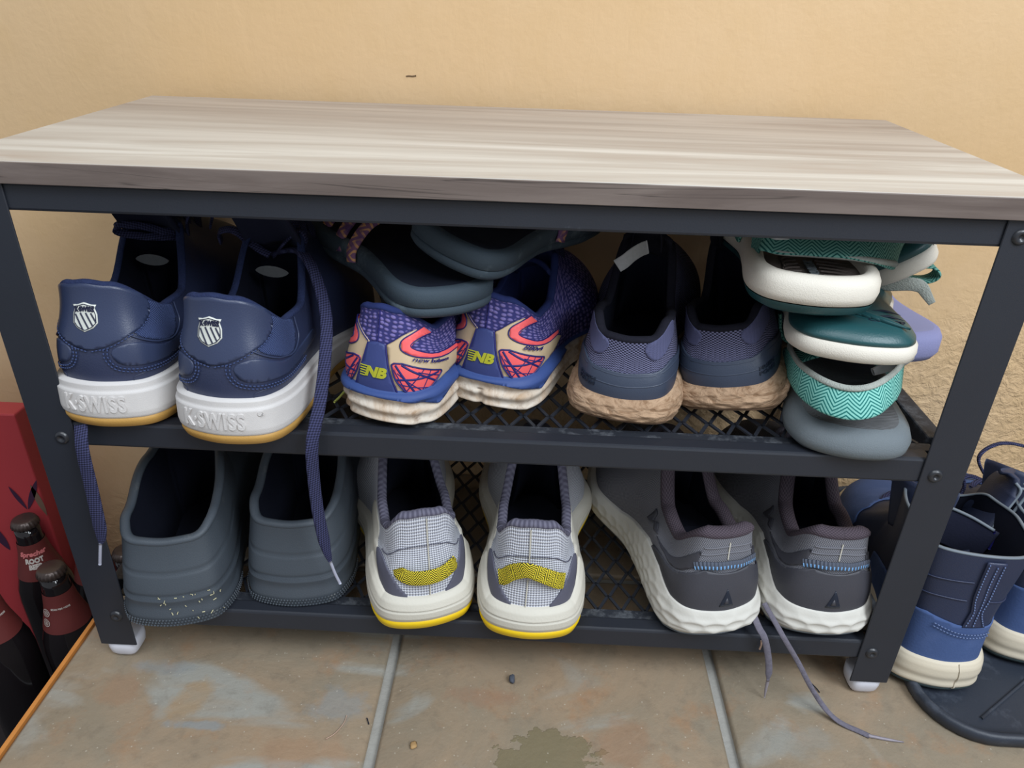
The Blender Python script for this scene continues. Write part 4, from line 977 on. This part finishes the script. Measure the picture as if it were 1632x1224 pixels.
# upside-down teal sandal, tread showing
def tread_sole(r,S,key):
    slab('midsole',S,[(-.006,.006),(.002,.007),(.0055,.010),(.006,.015),(.0045,.0195),(.001,.0215)],r,m_cream2,capb=False,capt=False)
    slab('outsole',S,[(-.020,-.0045),(-.006,-.003),(-.001,.0),(.003,.0045),(.0036,.0075),(-.004,.0085)],r,m_tealr,capt=False)
S=Shoe(**dict(LS,side=-1)); MB=place(.2545,.003,.3605,12,-5,180)
r=thing('sandal','teal sandal lying upside down with its grooved tread up, middle of the stack','sandal',MB,'sandals in the right-hand stack')
tread_sole(r,S,0)
footbed('footbed',S,r,m_brown,.001,.0215,.002)
for i in range(6):   # curved lugs of the tread
    x0=-.030+.006*i; P=[(x0-.004,.012+.004*i,-.0035),(x0+.010,.020+.004*i,-.0050),(x0+.024,.034+.005*i,-.0055),(x0+.034,.052+.006*i,-.005)]
    sweep('tread_lug',P,(.6,-.8,0),.0055,.0030,r,m_tealr,20,taper=[(0,.3),(.3,1),(.8,1),(1,.4)])
for i in range(2): sweep('tread_groove',[(-.034,.030+.014*i,-.0040),(-.024,.034+.014*i,-.0048),(-.014,.033+.014*i,-.0046)],(0,1,0),.0032,.0014,r,m_cupink,16,taper=[(0,.1),(.5,1),(1,.1)])
V,F=textpoly('CRAFT',.0075,.0006,.0003); V=np.c_[-V[:,0]*1.1-.020,V[:,1]*1.0+.022,-V[:,2]-.0040]; rawmesh('lettering',V,F,r,m_cupink,False)
sweep('instep_strap',[(-.044,.10,.018),(-.036,.10,.040),(0,.10,.047),(.036,.10,.040),(.044,.10,.018)],(0,1,0),.026,.003,r,m_teal_d,50)
# right-side-up white and teal sandal on top
S=Shoe(**dict(LS,side=1,L=.245)); MC=place(.2225,.008,.3720,6,0)
r=thing('sandal','white soled sandal with dark footbed and teal strap, topmost right-side-up one of the stack','sandal',MC,'sandals in the right-hand stack')
slab('outsole',S,[(-.012,-.003),(-.004,-.0028),(.003,.001),(.0056,.0068)],r,m_tealr,capt=False)
slab('midsole',S,[(.003,.0066),(.0055,.0075),(.0068,.013),(.0062,.020),(.004,.0245),(.000,.0268),(-.004,.0268),(-.0065,.0245),(-.008,.021)],r,m_cream2,capb=False,capt=False,zc=lambda y:.003*sstep(1-y/.05)*0)
footbed('footbed',S,r,m_brown,-.008,.0215,.003)
for i in range(5): sweep('footbed_ridge',[(-.026+.002*i,.014+.006*i,.0208),(-.018,.026+.007*i,.0205),(-.008,.030+.008*i,.0202)],(0,1,0),.0012,.0012,r,m_brown,14)
for i in range(6): sweep('footbed_ridge',[(.006,.024+.008*i,.0202),(.016,.021+.008*i,.0205),(.028,.012+.009*i,.0208)],(0,1,0),.0012,.0012,r,m_brown,14)
V,F=textpoly('UNISEX',.0085,.0006,.0003); V=np.c_[V[:,1]*1.0-.001,-V[:,0]*-1+.040,V[:,2]+.0200]; V[:,0]*=-1; rawmesh('lettering',V,F,r,m_sgrey,False)
A=[(.190,.075,.404),(.1915,.055,.4125),(.2003,.048,.4120),(.2211,.043,.4128),(.241,.038,.4135),(.2661,.043,.4095),(.2880,.058,.4030),(.3087,.090,.4030),(.309,.12,.400)]
st=sweep('ankle_strap',inv(r,A),invd(r,[[0,.9,.5],[0,.8,.6],[0,.8,.5],[0,.8,.5],[.1,.8,.6],[.2,.7,.7],[.4,.5,.8],[.6,.2,.8],[.7,0,.8]]),.026,.0022,r,m_teal_d,110)
B=[(x,y-.0085,z-.0068) for x,y,z in A[1:-2]]
sweep('frayed_edge',inv(r,B),invd(r,(0,.8,.4)),.0040,.0034,st,m_edge2,90)
sweep('instep_strap',[(-.044,.11,.018),(-.036,.11,.042),(0,.11,.050),(.036,.11,.042),(.044,.11,.018)],(0,1,0),.026,.003,r,m_teal_d,50)
sweep('strap_pad',inv(r,[(.1925,.052,.4145),(.199,.046,.4155),(.206,.044,.4150)]),invd(r,(0,1,.2)),.008,.005,r,m_plast,20,taper=[(0,.5),(.5,1),(1,.5)])
# its mate beside it, turned on its side
S=Shoe(**dict(LS,side=-1,L=.19,wh=.066,wb=.076)); MD=place(.3150,.098,.3730,8,0,150)
r=thing('sandal','teal sandal tipped sideways behind the stack, white edge and twisted strap showing','sandal',MD,'sandals in the right-hand stack')
slab('midsole',S,[(-.006,-.008),(.002,-.008),(.0035,-.004),(.0035,.003),(.002,.006),(-.003,.007)],r,m_cream2)
slab('outsole',S,[(-.012,-.0185),(-.002,-.017),(.002,-.013),(.003,-.0085),(-.003,-.0075)],r,m_tealr,capt=False)
for i in range(7): sweep('tread_lug',[(-.030,.012+.010*i,-.014),(-.033,.012+.010*i,-.010),(-.035,.013+.010*i,-.008)],(0,1,0),.005,.004,r,m_tealr,8)
sweep('ankle_strap',inv(r,[(.300,.13,.358),(.318,.118,.3565),(.334,.110,.3600),(.3425,.108,.3585),(.3470,.104,.3530),(.3510,.100,.3475)]),invd(r,[[0,.4,1],[0,.5,.9],[0,.2,1],[.2,0,1],[.6,0,.8],[.7,0,.7]]),.011,.0026,r,m_edge2,50,taper=[(0,1),(.7,1),(1,.5)])
sweep('strap_loop',inv(r,[(.335,.125,.372),(.350,.118,.374),(.356,.116,.368),(.350,.118,.362),(.336,.122,.360)]),invd(r,(0,1,.1)),.014,.0022,r,m_teal_d,40)
# lavender sandal behind
m_lavs=weave('lavender_ribbed_foam',(158,160,196),(136,138,176),1,2500,.6,r=.85)
m_lavs2=simple('lavender_foam_side',(146,148,190),.75,(128,130,172),20,1000,.5)
S=Shoe(**dict(LS,side=1,L=.20,wh=.082,wb=.088,sq=.60)); r=thing('sandal','lavender foam sandal behind the stack with its rounded heel sticking out right','sandal',place(.331,.090,.2965,-4,-2),'sandals in the right-hand stack')
slab('sole',S,[(-.010,0),(0,.0015),(.004,.008),(.004,.020),(.001,.0255),(-.004,.027)],r,m_lavs2,capt=False)
footbed('footbed',S,r,m_lavs,-.004,.027,.002)
sweep('toe_post',[(-.004,.062,.024),(-.003,.060,.040),(-.001,.066,.050)],(1,0,0),.010,.008,r,m_lavs2,20,round_=True)
sweep('strap_stub',[(-.016,.030,.022),(-.016,.030,.036),(-.014,.034,.048)],(1,0,0),.010,.004,r,m_lavs2,16)
sweep('thong_strap',[(-.036,.130,.022),(-.024,.098,.048),(-.002,.066,.052),(.022,.098,.048),(.038,.130,.022)],(0,.3,1),.012,.005,r,m_cupink,50)
# black sandals resting on the purple running shoes
m_bsand=simple('dusty_black_eva',(66,78,88),.75,(54,66,76),14,1100,.5,.3,0,.0006,dirt=(120,134,142),dirts=24,dirtp=(.55,.85))
m_bbed=simple('black_footbed',(30,36,50),.8,(24,28,40),20,700,.4,.2)
m_pstr=chevron('purple_orange_braid',(140,98,132),(228,170,122),95,.011,.9,thr=.62,c3=(104,74,116))
for nm,M_,sd in (('toes to the left, under the other black sandal',place(-.031,.037,.3475,-34,3,1),1),('toes to the right, topmost on the purple shoes',place(-.044,.046,.3850,28,-1,17),-1)):
    S=Shoe(**dict(LS,side=sd,L=.225 if sd>0 else .215,wh=.078,wb=.088)); r=thing('sandal','black sandal with purple braided straps, '+nm,'sandal',M_,'black sandals on the running shoes')
    slab('outsole',S,[(-.008,0),(.001,.0008),(.0035,.004),(.0035,.0085),(.0022,.0092)],r,m_bsand,capt=False)
    slab('midsole',S,[(.002,.0090),(.0038,.010),(.0036,.0205),(.001,.0235),(-.004,.0235)],r,m_bsand,capb=False,capt=False)
    footbed('footbed',S,r,m_bbed,-.004,.0235,.0025)
    L=S.c['L']
    for k_,y in enumerate((.50,.62,.76) if sd>0 else (.55,.70)):
        y*=L; h=.042 if sd>0 else .034
        sweep('strap',[(-.044,y-.012,.012),(-.040,y-.008,.024),(-.022,y,h-.004),(0,y+.004,h),(.022,y,h-.004),(.040,y-.008,.024),(.044,y-.012,.012)],(0,1,.15),.0125,.0035,r,m_pstr,60)
# ---- tray, bottles, box, bits ----
m_tray=simple('black_tray_plastic',(46,52,64),.5,(38,44,54),10,700,.25,.5,0,.0006,dirt=(92,98,110),dirts=22,dirtp=(.52,.85))
x0,y0,x1,y1=.388,-.046,1.02,.318; R_=.055
def rrect(d,z,n=8):
    P=[]
    for cx,cy,a0 in((x1-R_,y0+R_,-90),(x1-R_,y1-R_,0),(x0+R_,y1-R_,90),(x0+R_,y0+R_,180)):
        for i in range(n+1):
            a=math.radians(a0+90*i/n); P.append((cx+(R_-d)*math.cos(a),cy+(R_-d)*math.sin(a),z))
    return np.array(P)
G=np.stack([rrect(.004,.0),rrect(0,.002),rrect(-.001,.011),rrect(.0015,.0135),rrect(.004,.0135),rrect(.007,.011),rrect(.011,.0034),rrect(.02,.0022)],1)
tr=thing('boot_tray','black plastic boot tray with rounded corners on the floor under the winter boots','tray',loc=(0,0,.0003))
grid('tray_shell',G,tr,m_tray,True,capend=True,capstart=True)
for a,b in(((.440,-.019),(.545,.055)),((.60,-.02),(.70,.06)),((.405,.02),(.430,.045))):
    if a[0]<.41: continue
    sweep('rib',[(a[0],a[1],.0030),((a[0]+b[0])/2,(a[1]+b[1])/2,.0030),(b[0],b[1],.0030)],(1,-1,0),.0030,.0026,tr,m_tray,8,round_=True)
m_glass=NT('dark_bottle_glass'); m_glass.color((26,22,24)); m_glass.rough(.08,.6); m_glass=m_glass.m
m_cap=simple('bronze_cap',(84,72,68),.35,(66,56,52),60,bump=0,spec=.6,metal=.5)
m_lblr=simple('brown_red_label',(104,46,44),.5,(94,40,38),20,bump=0)
m_lwht=simple('label_print_white',(214,204,196),.6,bump=0); m_lpink=simple('label_print_pink',(226,128,128),.6,bump=0)
def bottle(x,y,zt,label,rot=0,text=True,h=.235,icons=False,lab=True):
    z=zt-h
    r=thing('glass_bottle',label,'bottle',loc=(x,y,z),group='root beer bottles beside the bench'); r.rotation_euler.z=rot
    lathe('body',[(.024,.001),(.029,.0),(.0305,.004),(.0305,.125),(.029,.140),(.024,.158),(.0185,.178),(.0150,.198),(.0135,.212),(.0132,.224)],r,m_glass,48)
    # crimped crown cap
    n=84;pr=[(0,.2350),(.0100,.2348),(.0128,.2335),(.0140,.2300),(.0148,.2262),(.0144,.2258)];P=np.zeros((n,len(pr),3))
    for i in range(n):
        a=2*PI*i/n
        for j,(q,zz) in enumerate(pr):
            q2=q*(1+(.035 if i%4<2 else -.02)*(j>=3)); P[i,j]=(q2*math.cos(a),q2*math.sin(a),zz)
    grid('cap',P,r,m_cap)
    if not lab: return r
    lb=lathe('neck_label',[(.0247,.1585),(.0221,.168),(.0194,.178),(.0172,.188),(.0158,.198),(.0148,.205)],r,m_lblr,48,cap=False)

    I=np.eye(4)
    if text:
        text_flat('lettering','Sprecher',.0082,I,lb,m_lpink,bold=.0003,shear=.2,sx=.95,bend=(.0166,-.17,.193,-PI/2))
        text_flat('lettering','ROOT',.0080,I,lb,m_lwht,bold=.0004,sx=.85,bend=(.0184,-.22,.184,-PI/2))
        text_flat('lettering','BEER',.0080,I,lb,m_lwht,bold=.0004,sx=.85,bend=(.0202,-.24,.1765,-PI/2))
    if icons:
        for k_ in range(2):
            V=[];F=[]
            zc=.184-.012*k_;rc=.0190+.24*(.182-zc)
            for ring,(q0,q1) in enumerate(((.0040,.0046),(.0006,.0012),(.0022,.0028))):
                b=len(V)
                for i in range(20):
                    a=2*PI*i/20
                    for q in(q0,q1):
                        X,Z=q*math.cos(a),q*math.sin(a); an=-PI/2-.75+X/rc; rr_=rc-.24*Z+.0006; V.append((rr_*math.cos(an),rr_*math.sin(an),zc+Z))
                for i in range(20): F.append((b+2*i,b+2*i+1,b+2*((i+1)%20)+1,b+2*((i+1)%20)))
            rawmesh('label_icon',V,F,lb,m_lwht,False)
        text_flat('lettering','SCAN FOR MORE',.0028,I,lb,m_lwht,sx=.9,bend=(.0174,-.2,.1885,-PI/2+.15))
    return r
bottle(-.558,.192,.003,'brown root beer bottle with a white ROOT BEER neck label, against the red box',.50)
bottle(-.482,.116,.002,'brown root beer bottle with round icons on its neck label, next to the bench leg',.35,text=False,icons=True)
bottle(-.553,.098,-.003,'brown root beer bottle cut off by the left edge of the photo',.9,text=False,icons=True)
bottle(-.500,.205,-.012,'brown root beer bottle behind the front left bench leg',1.2,text=False)
bottle(-.434,.272,.030,'unlabelled dark bottle by the wall, seen between the front left bench leg and a clog',1.8,lab=False,h=.295)
bottle(-.450,.195,-.040,'unlabelled dark bottle low behind the front left bench leg by the oak strip',1.8,lab=False)
m_red=simple('red_carton',(172,60,64),.5,(158,50,56),8,300,.1); m_pl=simple('plum_print',(62,32,58),.5,bump=0); m_gn=simple('olive_print',(112,88,72),.6,bump=0)
bx=thing('carton_box','red carton box printed with dark leaf sprigs, standing by the wall at left','box',loc=(-.626,.262,-.27))
box('carton',(-.11,-.05,0),(.082,-.022,.402),bx,m_red,.002)
def leaf(nm,x,z,l,w,a,m):
    V=[];n=10
    for i in range(n+1):
        t=i/n; ww=w*math.sin(PI*t)**.8
        for s in(-1,1): V.append((x+math.cos(a)*l*t-math.sin(a)*ww*s,-.0508,z+math.sin(a)*l*t+math.cos(a)*ww*s))
    rawmesh(nm,V,[(2*i,2*i+1,2*i+3,2*i+2) for i in range(n)],bx,m,False)
for x,z,l,w,a in((.061,.270,.050,.0035,1.1),(.060,.270,.036,.003,1.95),(.020,.205,.045,.006,1.9),(.036,.180,.05,.004,1.2),(.010,.25,.04,.004,2.0),(.072,.225,.030,.003,1.9)): leaf('leaf_print',x,z,l,w,a,m_pl)
leaf('leaf_print',.082,.262,.046,.004,1.75,m_gn); leaf('leaf_print',-.02,.29,.03,.004,.8,m_gn)
# crumbs on the floor and shelf
def lump(nm,lab,cat,x,y,z,s,m,seed):
    bm=bmesh.new(); bmesh.ops.create_icosphere(bm,subdivisions=2,radius=1); rr=random.Random(seed)
    for v in bm.verts: v.co*=rr.uniform(.7,1.15); v.co.x*=s[0];v.co.y*=s[1];v.co.z*=s[2]
    me=bpy.data.meshes.new(nm); bm.to_mesh(me); bm.free(); me.polygons.foreach_set('use_smooth',[True]*len(me.polygons))
    o=link(nm,me,None,m); o.location=(x,y,z); tag(o,lab,cat); return o
lump('lint_ball','small grey lint ball on the tile near the floor centre','lint',.021,-.002,.0035,(.0030,.0050,.0036),simple('grey_lint',(84,88,98),.95,(60,64,74),300,bump=.8),2)
m_leafb=simple('dry_leaf',(178,146,100),.8,(150,116,76),200)
o=lump('leaf_scrap','tiny dry tan leaf scrap on the tile near the left grout line','debris',-.059,-.074,.0022,(.0032,.0038,.0014),m_leafb,5)
def strand(nm,lab,pts,w,m,cat='thread'): o=sweep(nm,pts,(0,0,1),w,w,None,m,24,round_=True); tag(o,lab,cat)
m_hair=simple('pink_thread',(196,164,144),.7,bump=0)
strand('thread','thin curved pinkish thread on the tile below the clogs',[(-.1215,-.048,.0012),(-.1225,-.056,.0010),(-.1275,-.066,.0010),(-.134,-.072,.0012)],.0007,m_hair)
strand('twig','tiny dark twig on the tile left of the grout line',[(-.1035,-.0495,.0012),(-.102,-.0525,.0012),(-.1005,-.0555,.0012)],.0010,m_cupink,'debris')
strand('thread','short yellow green thread lying on the middle shelf',[(-.1345,.050,.2600),(-.1325,.058,.2600),(-.1305,.068,.2602)],.0020,simple('lime_thread',(206,214,110),.7,bump=0))
strand('thread','short pale frayed thread on the bottom shelf rail between the dark grey shoes',[(.2385,-.0012,.066),(.2392,-.0014,.061),(.2388,-.0012,.056)],.0016,m_hair)
strand('twig','tiny dark twig on the tile beside the right bench foot',[(.300,.012,.0012),(.303,.006,.0014),(.3045,.002,.0012)],.0010,m_cupink,'debris')
